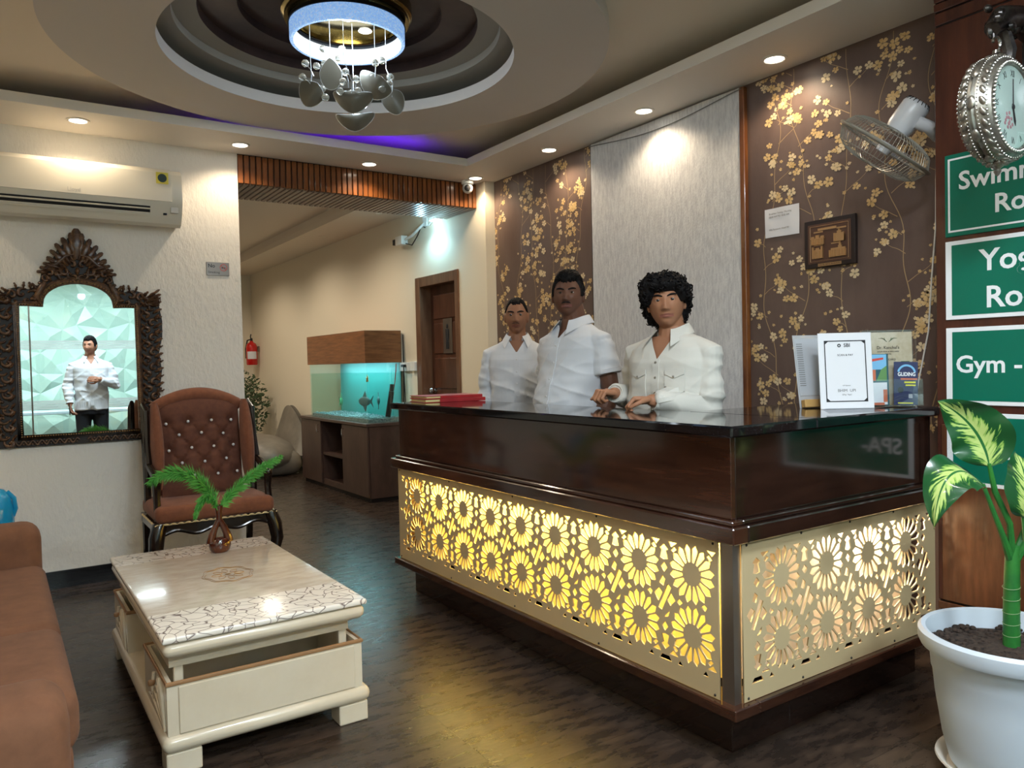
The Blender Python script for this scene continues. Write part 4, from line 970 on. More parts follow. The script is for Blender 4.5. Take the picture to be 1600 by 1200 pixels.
b = MB(T=T3); b.use('sky_print'); rect(b,-0.100,0.15,-0.018,0.210,0.0046); b.use('hill_print'); b.add([(-0.060,0.105,0.0046),(-0.018,0.105,0.0046),(-0.018,0.165,0.0047),(-0.04,0.150,0.0047)],[(0,1,2,3)]); b.use('paper'); rect(b,-0.100,0.01,-0.018,0.098,0.0046); b.use('orange_print'); rect(b,-0.100,0.105,-0.062,0.150,0.0046); rect(b,-0.034,0.020,-0.018,0.07,0.005); rect(b,-0.100,0.008,-0.03,0.018,0.005); b.use('red_print'); b.add([(-0.098,0.178,0.005),(-0.03,0.190,0.005),(-0.03,0.198,0.005),(-0.098,0.190,0.005)],[(0,1,2,3)])
b.build('cover_print',None,r2_,smooth=False)
r3 = thing('brochure','dark blue gliding leaflet in the front of the brochure holder','brochure',(3.0,1.71,ZT))
T4 = T3@Matrix.Translation((0.045,0,0))@Matrix.Rotation(radians(-2),4,'Z')
b = MB(T=T4); b.rbox((-0.046,0.006,0.016),(0.050,0.178,0.019),0.001,1); b.build('leaflet','navy_print',r3,smooth=False)
T5 = T4@Matrix.Translation((0,0,0.0190))
tx(r3,T5,'GLIDING',0.004,0.128,0.021,'sign_white',bold=True,sx=0.85); 
b = MB(T=T5); b.use('sky_print'); b.lathe([(0.038,0.0005),(0.030,0.0005)],(0.004,0.130,0),24,a0=0.2,a1=2.9); b.use('yellow_print'); rect(b,-0.005,0.093,0.040,0.100,0.0006); rect(b,0.0,0.082,0.040,0.088,0.0006); rect(b,-0.03,0.012,0.03,0.016,0.0006); b.use('orange_print'); rect(b,-0.02,0.106,0.046,0.113,0.0006); b.use('print_black'); b.lathe([(0.012,0.0005),(0.0,0.0005)],(-0.02,0.066,0),12)
b.use('silver_print'); rect(b,0.012,0.034,0.028,0.05,0.0006); b.build('cover_print',None,r3,smooth=False)
# ------------------------------------------------------------------ potted dumb cane
PX,PY = 2.529,1.091
pt = thing('plant_pot','large white plastic plant pot with saucer beside the pillar','pot',(PX,PY,0))
b = MB(); b.lathe([(0.0,0.028),(0.155,0.028),(0.165,0.04),(0.185,0.12),(0.203,0.24),(0.210,0.315),(0.214,0.325),(0.217,0.365),(0.222,0.375),(0.222,0.388),(0.243,0.396),(0.250,0.412),(0.250,0.440),(0.240,0.450),(0.228,0.446),(0.222,0.425),(0.214,0.375),(0.0,0.375)],(PX,PY,0),64); b.build('body','pot_white',pt)
b = MB(); b.lathe([(0.0,0.002),(0.160,0.002),(0.180,0.012),(0.196,0.040),(0.205,0.047),(0.203,0.053),(0.190,0.046),(0.172,0.020),(0.0,0.020)],(PX,PY,0),56); b.build('saucer','saucer',pt)
rnd = random.Random(2); b = MB(); b.lathe([(0.216,0.388),(0.16,0.398),(0.06,0.404),(0.0,0.404)],(PX,PY,0),40)
for k in range(420):
    a = rnd.uniform(0,6.28); r = 0.21*rnd.random()**0.5; s = rnd.uniform(0.005,0.013); b.sph((PX+r*cos(a),PY+r*sin(a),0.397+0.004*rnd.random()),(s,s*rnd.uniform(0.7,1.3),s*0.8),6,4)
o = b.build('soil','soil',pt); o['kind']='stuff'
# variegated leaf material driven by leaf coordinates
def leafmat():
    m = mat('dieffenbachia', rgb(30,92,42), 0.28, coat=0.3); nt = m.node_tree; N = nt.nodes; L = nt.links; b = N['Principled BSDF']
    uv = N.new('ShaderNodeUVMap'); uv.uv_map = 'UVMap'; sx = N.new('ShaderNodeSeparateXYZ'); L.new(uv.outputs[0], sx.inputs[0])
    a = N.new('ShaderNodeMath'); a.operation = 'SUBTRACT'; a.inputs[1].default_value = 0.5; L.new(sx.outputs[0], a.inputs[0])
    ab = N.new('ShaderNodeMath'); ab.operation = 'ABSOLUTE'; L.new(a.outputs[0], ab.inputs[0])
    mp = N.new('ShaderNodeCombineXYZ'); k1 = N.new('ShaderNodeMath'); k1.operation = 'MULTIPLY'; k1.inputs[1].default_value = 5.0; L.new(ab.outputs[0], k1.inputs[0])
    k2 = N.new('ShaderNodeMath'); k2.operation = 'MULTIPLY_ADD'; k2.inputs[1].default_value = 26.0; k3 = N.new('ShaderNodeMath'); k3.operation = 'MULTIPLY'; k3.inputs[1].default_value = -16.0; L.new(ab.outputs[0], k3.inputs[0]); L.new(sx.outputs[1], k2.inputs[0]); L.new(k3.outputs[0], k2.inputs[2])
    sg = N.new('ShaderNodeMath'); sg.operation = 'SIGN'; L.new(a.outputs[0], sg.inputs[0])
    L.new(k1.outputs[0], mp.inputs[0]); L.new(k2.outputs[0], mp.inputs[1]); L.new(sg.outputs[0], mp.inputs[2])
    nz = N.new('ShaderNodeTexNoise'); nz.inputs['Scale'].default_value = 1.0; nz.inputs['Detail'].default_value = 3.0; L.new(mp.outputs[0], nz.inputs['Vector'])
    th = N.new('ShaderNodeMath'); th.operation = 'MULTIPLY_ADD'; th.inputs[1].default_value = 1.15; L.new(ab.outputs[0], th.inputs[0]); L.new(nz.outputs[0], th.inputs[2])
    rp = N.new('ShaderNodeValToRGB'); e = rp.color_ramp.elements; e[0].position = 0.60; e[0].color = (*rgb(180,198,116),1); e[1].position = 0.80; e[1].color = (*rgb(24,76,38),1); x = e.new(0.70); x.color = (*rgb(128,168,74),1); x = e.new(0.735); x.color = (*rgb(34,92,42),1)
    L.new(th.outputs[0], rp.inputs[0])
    rb = N.new('ShaderNodeMath'); rb.operation = 'LESS_THAN'; rb.inputs[1].default_value = 0.022; L.new(ab.outputs[0], rb.inputs[0])
    mx = N.new('ShaderNodeMixRGB'); L.new(rb.outputs[0], mx.inputs[0]); L.new(rp.outputs[0], mx.inputs[1]); mx.inputs[2].default_value = (*rgb(38,100,48),1); L.new(mx.outputs[0], b.inputs['Base Color'])
leafmat()
dp = thing('dumb_cane','dumb cane plant with large cream-splashed green leaves in the white pot','plant',(PX+0.02,PY,0.4))
rv = Vector((cos(yaw),-sin(yaw),0)); fv = Vector((sin(yaw),cos(yaw),0)); B0 = Vector((2.545,1.095,0.41))
def Lp(x,z,d=0): return Vector((2.529,1.091,0))+rv*x+fv*d+Vector((0,0,z))       # x to the viewer's right, d away
def bez(p,t):
    a,b_,c,d = p; s = 1-t; return a*s**3+b_*3*s*s*t+c*3*s*t*t+d*t**3
def leaf(ctrl, wid, side, fold=0.25, wprof=None, roll_=0.0, droop=0.0):
    nu,nv = 17,30; vs=[];fs=[];uvs=[]
    for j in range(nv):
        t = j/(nv-1); p = bez(ctrl,t); d = (bez(ctrl,min(1,t+0.01))-bez(ctrl,max(0,t-0.01))).normalized(); sd = (side-d*side.dot(d)).normalized(); nn = sd.cross(d)
        wv = wid*(sin(pi*min(1,t**0.72))**0.75 if 0 < t < 1 else 0.02)
        for i in range(nu):
            s = 2*i/(nu-1)-1; vs.append(p+sd*(wv*s*cos(fold*abs(s)))+nn*(wv*abs(s)*fold-droop*wv*s*s+0.006*sin(t*16+s*2)*abs(s))); uvs.append((i/(nu-1),t))
    for j in range(nv-1):
        for i in range(nu-1): fs.append((j*nu+i,j*nu+i+1,(j+1)*nu+i+1,(j+1)*nu+i))
    me = bpy.data.meshes.new('leaf'); me.from_pydata([tuple(v) for v in vs],[],fs); me.materials.append(M['dieffenbachia']); ul = me.uv_layers.new(name='UVMap')
    for pl in me.polygons:
        pl.use_smooth = True
        for li in pl.loop_indices: ul.data[li].uv = uvs[me.loops[li].vertex_index]
    link('leaf', me, dp)
MB().tube([B0-Vector((0,0,0.03)),B0+Vector((0,0,0.10)),B0+Vector((0.004,0,0.20)),B0+Vector((0.012,0,0.30))],[0.024,0.023,0.022,0.020],14).build('stem','stem_green',dp)
b = MB()
for z in (0.03,0.065,0.10,0.14,0.175): b.tube([B0+Vector((0.0236*cos(t),0.0236*sin(t),z+0.004*cos(t))) for t in [2*pi*i/20 for i in range(20)]],0.0008,4,closed=True)
b.build('node_ring','node_green',dp)
tp = B0+Vector((0.008,0,0.24))
for q in ([tp,Lp(-0.02,0.74),Lp(-0.075,0.90,0.01)],[tp,Lp(0.0,0.78),Lp(-0.045,0.88),Lp(-0.062,0.965,0.0)],[tp,Lp(0.05,0.72),Lp(0.04,0.80)],[tp,Lp(0.06,0.74),Lp(0.12,0.86,0.03)],[tp,Lp(0.10,0.80,0.05),Lp(0.16,1.0,0.06)]):
    MB().tube(q,[0.014]+[0.009]*(len(q)-2)+[0.006],8).build('petiole','stem_green',dp)
leaf([Lp(-0.062,0.955,0),Lp(-0.07,1.03,0.0),Lp(-0.11,1.11,0.02),Lp(-0.225,1.155,-0.02)],0.092,(rv*0.75+Vector((0,0,0.62))-fv*0.2),0.28)
leaf([Lp(-0.075,0.895,0.01),Lp(-0.16,0.99,-0.02),Lp(-0.245,0.955,-0.05),Lp(-0.268,0.785,-0.07)],0.078,(-fv*0.75+rv*0.25+Vector((0,0,-0.55))),0.15,droop=0.1)
leaf([Lp(0.04,0.80,-0.01),Lp(0.035,0.87,-0.03),Lp(0.045,0.93,-0.02),Lp(0.07,0.985,0.08)],0.075,rv,0.2)
leaf([Lp(0.12,0.86,0.03),Lp(0.20,0.95,0.0),Lp(0.30,0.95,-0.02),Lp(0.40,0.84,-0.03)],0.08,-fv,0.2)
leaf([Lp(0.16,1.0,0.06),Lp(0.20,1.08,0.1),Lp(0.28,1.16,0.12),Lp(0.40,1.17,0.12)],0.085,(fv*0.6+Vector((0,0,0.7))),0.2)
# ------------------------------------------------------------------ split air conditioner
a_ = thing('air_conditioner','cream split air conditioner mounted above the carved mirror','air conditioner',(0.5,YM,2.2))
ax_0,ax_1 = -0.06,1.015
sec = [(YM-0.001,2.235),(YM-0.001,2.555),(5.26,2.562),(5.225,2.552),(5.198,2.525),(5.188,2.48),(5.186,2.352),(5.192,2.335),(5.215,2.275),(5.25,2.225),(5.29,2.210)]
b = MB(); b.prism([(y,z) for y,z in sec],(ax_0,0,0),(0,1,0),(0,0,1),(ax_1-ax_0,0,0)); b.build('body','ac_plastic',a_,ang=0.5); 
b = MB(); fp_ = [(5.245,2.563),(5.220,2.556),(5.192,2.528),(5.181,2.48),(5.179,2.352),(5.186,2.352),(5.188,2.48),(5.199,2.525),(5.225,2.552)]
b.prism(fp_,(ax_0+0.012,0,0),(0,1,0),(0,0,1),(ax_1-ax_0-0.075,0,0)); b.build('front_panel','ac_plastic',a_,ang=0.5)
b = MB(); b.add([(ax_0+0.03,5.1965,2.318),(0.83,5.1965,2.318),(0.83,5.2105,2.282),(ax_0+0.03,5.2105,2.282)],[(0,1,2,3)]); b.add([(ax_0+0.03,5.196,2.3181),(0.83,5.196,2.3181),(0.83,5.199,2.3181),(ax_0+0.03,5.199,2.3181)],[(0,1,2,3)]); b.build('outlet','dark_slot',a_,smooth=False)
for z,y,h in ((2.296,5.190,0.011),(2.262,5.212,0.016)):
    b = MB(); b.prism([(y,z),(y-0.004,z+h*0.5),(y+0.004,z+h),(y+0.010,z+h*0.8)],(ax_0+0.03,0,0),(0,1,0),(0,0,1),(0.83-ax_0-0.03,0,0)); b.build('louver','ac_plastic',a_)
b = MB(); b.box((0.865,5.177,2.458),(0.935,5.179,2.528)); o = b.build('energy_sticker','sticker_yellow',a_,smooth=False)
b = MB(); b.lathe([(0.026,0.0),(0.0,0.0)],(0.90,5.1765,2.493),24,R=Matrix.Rotation(pi/2,3,'X')); b.build('sticker_disc','sticker_green',o)
b = MB(); b.rbox((0.945,5.188,2.285),(0.99,5.2,2.32),0.002,1); b.build('side_grille','ac_grey',a_,smooth=False)
b = MB(); b.rbox((0.905,5.205,2.272),(0.925,5.216,2.284),0.001,1); b.build('receiver','dark_slot',a_,smooth=False)
text_mesh('lettering','Lloyd',0.032,'ac_grey',frame((0.42,5.1785,2.375),(1,0,0),(0,0,1)),a_,extrude=0.0003)
# ------------------------------------------------------------------ carved mirror
mr = thing('carved_mirror','tall wall mirror in an ornate carved dark wood frame with leafy crest','mirror',(0.435,YM,0.86))
mcx = 0.437; gx0,gx1,gz0,gz1 = 0.128,0.746,0.940,1.700; arx = 0.185; arz = 1.842
def glass_outline():
    p = [(gx0,gz0),(gx1,gz0),(gx1,gz1),(mcx+arx,gz1)]
    for i in range(17):
        a = pi*i/16; p.append((mcx+arx*cos(a), gz1+0.02+(arz-gz1-0.02)*sin(a)))
    return p+[(mcx-arx,gz1),(gx0,gz1)]
go = glass_outline()
yg = YM-0.030
b = MB(); b.add([(x,yg,z) for x,z in go],[tuple(range(len(go)))]); b.build('mirror_glass','mirror_glass',mr,smooth=False)
# flat outer outline of the frame
outR = [(0.88,0.868),(0.885,1.0),(0.872,1.15),(0.893,1.30),(0.880,1.42),(0.902,1.52),(0.905,1.62),(0.892,1.70),(0.885,1.76),(0.868,1.795),(0.828,1.765),(0.795,1.80),(0.742,1.815),(0.690,1.80),(0.640,1.83),(0.625,1.90),(0.575,1.925),(0.565,1.985),(0.535,2.055),(0.50,2.085),(0.472,2.135),(0.437,2.175)]
outL = [(2*mcx-x,z) for x,z in outR]
outer = outR+list(reversed(outL))[1:]
cu = bpy.data.curves.new('frame_board','CURVE'); cu.dimensions = '2D'; cu.fill_mode = 'BOTH'; cu.extrude = 0.009
for p in (outer, go):
    sp = cu.splines.new('POLY'); sp.points.add(len(p)-1)
    for i,(x,z) in enumerate(p): sp.points[i].co = (x,z,0,1)
    sp.use_cyclic_u = True
t_ = bpy.data.objects.new('t',cu); COL.objects.link(t_); me = bpy.data.meshes.new_from_object(t_.evaluated_get(bpy.context.evaluated_depsgraph_get())); bpy.data.objects.remove(t_); bpy.data.curves.remove(cu)
me.transform(frame((0,YM-0.012,0),(1,0,0),(0,0,1))); me.materials.clear(); me.materials.append(M['carved_dark']); fb = link('frame_board',me,mr)
def off_outline(p, d):
    c = []; n = len(p)
    for i in range(n):
        a = Vector(p[i-1]); q = Vector(p[i]); r = Vector(p[(i+1)%n]); e1 = (q-a).normalized(); e2 = (r-q).normalized(); nn = Vector((e1.y+e2.y,-(e1.x+e2.x))); nn = nn.normalized() if nn.length > 1e-6 else Vector((e1.y,-e1.x)); c.append(q+nn*d)
    return c
b = MB()
for d,r in ((0.006,0.008),(0.022,0.011),(0.036,0.006)):
    b.tube([(q.x,YM-0.030-r*0.4,q.y) for q in off_outline(go,d)],r,8,closed=True)
b.build('inner_moulding','carved',mr)
b = MB(); q = off_outline(go,0.013); n = len(q)
for i in range(n):
    a = q[i]; c = q[(i+1)%n]; L = (c-a).length; k = max(1,int(L/0.013))
    for j in range(k): p = a+(c-a)*(j/k); b.sph((p.x,YM-0.041,p.y),0.0042,6,4)
o = b.build('bead_row','carved_gold',mr); o['kind']='stuff'
rnd = random.Random(31); cv = MB()
def scroll(x,z,s,a,d=1,h=0.026):
    q=[];r=[]
    for i in range(20):
        t = i/19; th = a+d*t*4.6; rr = s*(1-0.82*t); q.append((x+rr*cos(th),YM-h-0.010*sin(pi*t)-0.006*t,z+rr*sin(th))); r.append(0.0028+0.0062*s/0.03*sin(pi*(0.12+0.8*t)))
    cv.tube(q,r,6); cv.sph(q[-1],0.006*s/0.03+0.002,8,5)
def leafc(x,z,L,a,h=0.026,w_=0.35):
    def f(u,v):
        t = v; ww = L*w_*sin(pi*(0.06+t*0.82))**0.7*(1+0.25*sin(t*16)); s = 2*u-1; y = YM-h-0.012*(1-s*s)-0.014*sin(pi*t)+(0.004 if abs(s) < 0.15 else 0); px_ = L*t; pz_ = ww*s*0.5
        return (x+px_*cos(a)-pz_*sin(a), y, z+px_*sin(a)+pz_*cos(a))
    cv.grid(f,7,10)
for s in (-1,1):
    X = lambda x: mcx+s*(x-mcx)
    # side column of alternating scrolls and leaves
    z = 0.90; k = 0
    while z < 1.76:
        d = 1 if k%2 else -1
        scroll(X(0.828+0.018*d),z,0.033,(0 if k%2 else pi)+0.4*s,s*d)
        leafc(X(0.85),z+0.018,0.055,(pi/2-0.7*d*s) if k%2 else (pi/2-1.0*s),0.028)
        leafc(X(0.805),z+0.01,0.042,pi/2+0.6*s,0.030)
        leafc(X(0.872),z+0.03,0.036,(0.5 if s>0 else pi-0.5),0.022)
        for j in range(2): cv.sph((X(rnd.uniform(0.795,0.885)),YM-0.034,z+rnd.uniform(0,0.05)),0.007,7,5)
        z += 0.047; k += 1
    # bottom rail wave
    for k in range(8):
        x = 0.46+k*0.046; q = [(X(x+0.046*t),YM-0.034,0.893+0.013*sin(t*2*pi)) for t in [i/8 for i in range(9)]]; cv.tube(q,0.0055,6); cv.sph((X(x+0.012),YM-0.034,0.886),0.006,7,5); cv.sph((X(x+0.034),YM-0.034,0.900),0.006,7,5)
    # shoulders: scrolls, bird wing tips
    for (x,zz,sz,a,d) in ((0.665,1.765,0.036,0.5,1),(0.725,1.775,0.032,2.2,-1),(0.780,1.765,0.030,1.0,1),(0.70,1.735,0.026,3.6,1),(0.765,1.728,0.024,0.2,-1),(0.83,1.735,0.028,2.0,1)): scroll(X(x),zz,sz,a if s>0 else pi-a,s*d)
    for (x,zz,L,a) in ((0.64,1.79,0.06,0.9),(0.68,1.795,0.05,1.4),(0.72,1.80,0.045,1.7),(0.75,1.80,0.04,1.2),(0.79,1.775,0.05,0.7),(0.80,1.715,0.07,0.35)): leafc(X(x),zz,L,a if s>0 else pi-a)
    for k in range(5):                                            # wing at the outer corner
        leafc(X(0.800+0.004*k),1.755-0.010*k,0.115-0.010*k,(0.62-0.13*k) if s>0 else pi-(0.62-0.13*k),0.030,0.16)
    for k in range(3):
        for j in range(9): cv.sph((X(0.818+0.0095*j),YM-0.044,1.742+0.010*k+0.001*j),0.0045,6,4)
    # diagonal ribbon beside the arch and arch ribs
    cv.tube([(X(0.635),YM-0.034,1.715),(X(0.655),YM-0.046,1.76),(X(0.625),YM-0.046,1.815),(X(0.60),YM-0.036,1.865)],[0.008,0.016,0.017,0.004],8)
    # crest
    for k in range(7):
        a = pi/2-s*(0.12+0.23*k); leafc(mcx+s*(0.010+0.012*k),1.985-0.012*k+0.0,0.165-0.012*k,a,0.030,0.24)
    for (x,zz,sz,a,d) in ((0.465,1.955,0.030,0.3,1),(0.50,1.915,0.034,1.0,-1),(0.545,1.905,0.032,2.0,1),(0.585,1.90,0.034,0.4,1),(0.52,1.875,0.028,2.6,-1),(0.475,1.895,0.028,3.6,1),(0.60,1.865,0.026,1.4,-1),(0.455,1.872,0.024,0.6,1)): scroll(X(x),zz,sz,a if s>0 else pi-a,s*d,0.032)
    for k in range(4): leafc(X(0.545+0.015*k),1.955-0.018*k,0.06,(0.55-0.15*k) if s>0 else pi-(0.55-0.15*k),0.028,0.4)
    cv.tube([(X(0.445),YM-0.040,2.02),(X(0.50),YM-0.046,2.005),(X(0.545),YM-0.044,1.955),(X(0.60),YM-0.036,1.935)],[0.006,0.012,0.014,0.010],8)
leafc(mcx,1.99,0.185,pi/2,0.036,0.3)
for k in range(13): leafc(mcx+0.24*cos(pi*(k+0.5)/13)*0.86,gz1+0.02+(0.175)*sin(pi*(k+0.5)/13),0.045,pi*(k+0.5)/13,0.030,0.5)
cv.build('carving','carved',mr,ang=1.2)
# ------------------------------------------------------------------ no smoking sign
ns = thing('no_smoking_sign','small steel no smoking sign on the white stucco wall','sign',(1.263,YM,1.93))
MB().rbox((1.190,YM-0.006,1.930),(1.337,YM-0.0005,2.020),0.002,1).build('plate','steel',ns,smooth=False)
TN = lambda x,z: frame((x,YM-0.0066,z),(1,0,0),(0,0,1))
text_mesh('lettering','No',0.034,'print_black',TN(1.200,1.994),ns,'LEFT',0.0002,True); text_mesh('lettering','Smoking',0.022,'print_black',TN(1.200,1.952),ns,'LEFT',0.0002)
b = MB(); b.tube([(1.300+0.022*cos(t),YM-0.0066,1.985+0.022*sin(t)) for t in [2*pi*i/24 for i in range(24)]],[(0.0018,0.0005)]*24,6,closed=True); b.tube([(1.285,YM-0.0066,2.000),(1.315,YM-0.0066,1.970)],0.0018,6); b.build('symbol','red_print',ns)
b = MB(); b.box((1.287,YM-0.0068,1.981),(1.312,YM-0.006,1.986)); b.build('cigarette','print_black',ns,smooth=False)
# ------------------------------------------------------------------ dome camera and bracket camera
dc = thing('dome_camera','white dome security camera under the soffit at the corner of the slatted beam','camera',(3.19,5.33,ZS))
b = MB(); b.lathe([(0.0,0.0),(0.05,0.0),(0.05,-0.022),(0.045,-0.03),(0.0,-0.03)],(3.185,5.325,ZS),24); b.build('base','cctv_white',dc)
b = MB(); b.sph((3.185,5.325,ZS-0.058),0.043,20,14); b.build('housing','cctv_white',dc)
dd = (Vector((0,0,1.6))-Vector((3.185,5.325,2.70))).normalized(); c0 = Vector((3.185,5.325,ZS-0.058)); RQ = dd.to_track_quat('Z','Y').to_matrix()
b = MB(); b.lathe([(0.0,0.047),(0.018,0.046),(0.026,0.040),(0.026,0.034),(0.0,0.034)],c0,20,R=RQ); b.build('lens','dark_slot',dc)
bc = thing('bracket_camera','white box security camera on an arm high on the corridor wall','camera',(XD,6.3,2.5))
b = MB(); b.rbox((3.20,6.58,2.435),(3.27,6.72,2.52),0.008,2); b.build('housing','cctv_white',bc)
b = MB(); b.lathe([(0.0,0.075),(0.036,0.072),(0.036,0.0),(0.0,0.0)],(3.235,6.72,2.478),4,R=Matrix.Rotation(-pi/2,3,'X')@Matrix.Rotation(pi/4,3,'Z')); b.build('hood','dark_slot',bc,smooth=False)
b = MB(); b.tube([(3.24,6.58,2.48),(3.25,6.45,2.50),(3.27,6.32,2.56),(3.30,6.27,2.60)],0.012,8); b.rbox((3.285,6.23,2.56),(3.3095,6.31,2.65),0.004,1); b.build('arm','cctv_white',bc)
b = MB(); b.tube([(3.24,6.60,2.45),(3.27,6.50,2.42),(3.29,6.42,2.50),(3.30,6.36,2.58),(3.295,6.28,2.55)],0.005,6); b.build('lead','dark_slot',bc)
el = thing('led_floodlight','small cool white LED floodlight on the corridor wall under the beam','light',(XD,6.05,2.56))
b = MB(); b.rbox((3.26,6.02,2.585),(3.3095,6.14,2.625),0.004,1); b.tube([(3.29,6.20,2.555),(3.29,6.10,2.60)],0.008,6); b.build('housing','cctv_white',el)
b = MB(); b.box((3.262,6.025,2.581),(3.305,6.135,2.5845)); b.build('lens','led_cool',el,smooth=False)
lamp('flood_lamp','SPOT',(3.20,6.08,2.572),11.0,(0.42,0.80,1.0),el,0.02,(0,radians(24),0),2.6,0.5)
lamp('spill_lamp','POINT',(3.12,6.02,2.46),3.2,(0.42,0.80,1.0),el,0.02)
# ------------------------------------------------------------------ socket, fire extinguisher
sk = thing('wall_socket','white wall socket with a plugged-in cord beside the restroom door','socket',(XD,6.68,1.25))
MB().rbox((XD-0.035,6.53,1.245),(XD-0.0005,6.62,1.335),0.004,1).build('socket_plate','white_plastic',sk,smooth=False)
MB().rbox((XD-0.045,6.66,1.245),(XD-0.0005,6.82,1.33),0.004,1).build('switch_box','white_plastic',sk,smooth=False)
b = MB(); b.rbox((XD-0.075,6.68,1.285),(XD-0.045,6.74,1.31),0.004,1); b.tube([(XD-0.06,6.71,1.29),(XD-0.06,6.70,1.2),(XD-0.055,6.70,1.0),(XD-0.05,6.70,0.8)],0.005,6); b.build('plug','dark_slot',sk)
fe = thing('fire_extinguisher','red fire extinguisher hung on the far corridor wall','extinguisher',(XD,11.7,1.36))
ec = Vector((3.20,11.75,1.36)); b = MB(); b.lathe([(0.0,0.0),(0.072,0.0),(0.080,0.012),(0.080,0.27),(0.066,0.315),(0.028,0.34),(0.022,0.36),(0.0,0.36)],ec,28); b.build('cylinder','ext_red',fe)
b = MB(); b.lathe([(0.0815,0.09),(0.0815,0.20)],ec,20,a0=3.6,a1=5.4); b.build('label_print','paper',fe)
b = MB(); b.tube([ec+Vector((0,0,0.36)),ec+Vector((0,0,0.40))],0.018,10); b.tube([ec+Vector((0,0.02,0.39)),ec+Vector((-0.02,-0.03,0.42)),ec+Vector((-0.03,-0.09,0.45))],0.009,6); b.tube([ec+Vector((0,0,0.385)),ec+Vector((-0.04,0.07,0.37)),ec+Vector((-0.06,0.10,0.25)),ec+Vector((-0.06,0.10,0.10))],0.010,8); b.build('valve','dark_slot',fe)
MB().rbox((3.285,11.71,1.56),(3.3095,11.79,1.64),0.003,1).build('wall_hook','steel',fe,smooth=False)
# ------------------------------------------------------------------ aquarium on its cabinet
cb_ = thing('aquarium_cabinet','low dark brown cabinet with open shelves under the aquarium','cabinet',(3.08,7.75,0))
cx0,cx1,cy0,cy1,ch = 2.90,3.285,6.80,8.70,0.755
b = MB(); t=0.02
b.box((cx0+t,cy0,0.04),(cx1,cy0+t,ch-0.03)); b.box((cx0+t,cy1-t,0.04),(cx1,cy1,ch-0.03)); b.box((cx1-t,cy0+t,0.04),(cx1,cy1-t,ch-0.03)); b.box((cx0+t,cy0+t,0.04),(cx1-t,cy1-t,0.07))
b.box((cx0+t,7.44,0.07),(cx1-t,7.46,ch-0.03)); b.box((cx0+t,8.06,0.07),(cx1-t,8.08,ch-0.03)); b.build('body','cab_wood',cb_,smooth=False)
MB().rbox((cx0-0.012,cy0-0.012,ch-0.03),(cx1,cy1+0.012,ch),0.003,1).build('top','cab_wood',cb_,smooth=False)
MB().box((cx0+0.03,cy0+0.02,0.0),(cx1-0.02,cy1-0.02,0.04)).build('plinth','cab_dark',cb_,smooth=False)
MB().box((cx0+t,7.461,0.36),(cx1-t,8.059,0.385)).build('shelf','cab_wood',cb_,smooth=False)
MB().box((cx0+t,7.461,0.0701),(cx0+t+0.02,8.059,0.10)).build('kick_rail','cab_wood',cb_,smooth=False)
for y0,y1,hy in ((6.805,7.45,7.40),(8.07,8.695,8.13)):
    d = MB().rbox((cx0,y0,0.05),(cx0+0.019,y1,ch-0.034),0.002,1).build('door','cab_wood',cb_,smooth=False)
    MB().tube([(cx0,hy,0.60),(cx0-0.02,hy,0.605),(cx0-0.022,hy,0.64),(cx0-0.02,hy,0.675),(cx0,hy,0.68)],0.005,6).build('handle','chrome',d)
aq = thing('aquarium','glass aquarium lit blue under a walnut hood, on the cabinet','aquarium',(3.09,7.62,ch))
qx0,qx1,qy0,qy1,qz0,qz1 = 2.925,3.285,6.84,8.42,ch+0.001,1.335
b = MB()
for lo,hi in (((qx0,qy0,qz0),(qx0+0.006,qy1,qz1)),((qx0+0.006,qy0,qz0),(qx1,qy0+0.006,qz1)),((qx0+0.006,qy1-0.006,qz0),(qx1,qy1,qz1))): b.box(lo,hi)
b.build('glass_wall','glass_tank',aq,smooth=False)
MB().box((qx1-0.004,qy0+0.006,qz0),(qx1,qy1-0.006,qz1)).build('back_sheet','tank_back',aq,smooth=False)
MB().box((qx0+0.012,qy0+0.012,qz0+0.045),(qx1-0.01,qy1-0.012,1.232)).build('water','tank_water',aq,smooth=False)
hd = MB(); hx0,hy0,hx1,hy1,hz0,hz1 = qx0-0.018,qy0-0.018,qx1,qy1+0.018,1.335,1.64
hd.box((hx0,hy0,hz0-0.004),(hx0+0.016,hy1,hz1)); hd.box((hx0+0.016,hy0,hz0-0.004),(hx1,hy0+0.016,hz1)); hd.box((hx0+0.016,hy1-0.016,hz0-0.004),(hx1,hy1,hz1)); hd.box((hx0+0.016,hy0+0.016,hz1-0.016),(hx1,hy1-0.016,hz1))
hd.build('hood','tank_wood',aq,smooth=False)
MB().tube([(3.09,6.95,1.37),(3.09,8.3,1.37)],0.012,8).build('light_tube','led_cool',aq)
o = lamp('tank_lamp','AREA',(3.09,7.6,1.355),9.0,(0.55,0.86,1.0),aq,0.05,(0,0,0)); o.data.shape='RECTANGLE'; o.data.size=0.06; o.data.size_y=1.3
rnd = random.Random(12); b = MB(); b.box((qx0+0.0125,qy0+0.0125,qz0),(qx1-0.0105,qy1-0.0125,qz0+0.04))
for k in range(700): b.sph((rnd.uniform(qx0+0.02,qx1-0.02),rnd.uniform(qy0+0.02,qy1-0.02),qz0+0.042),rnd.uniform(0.006,0.012),5,3)
o = b.build('gravel','pebbles',aq); o['kind']='stuff'
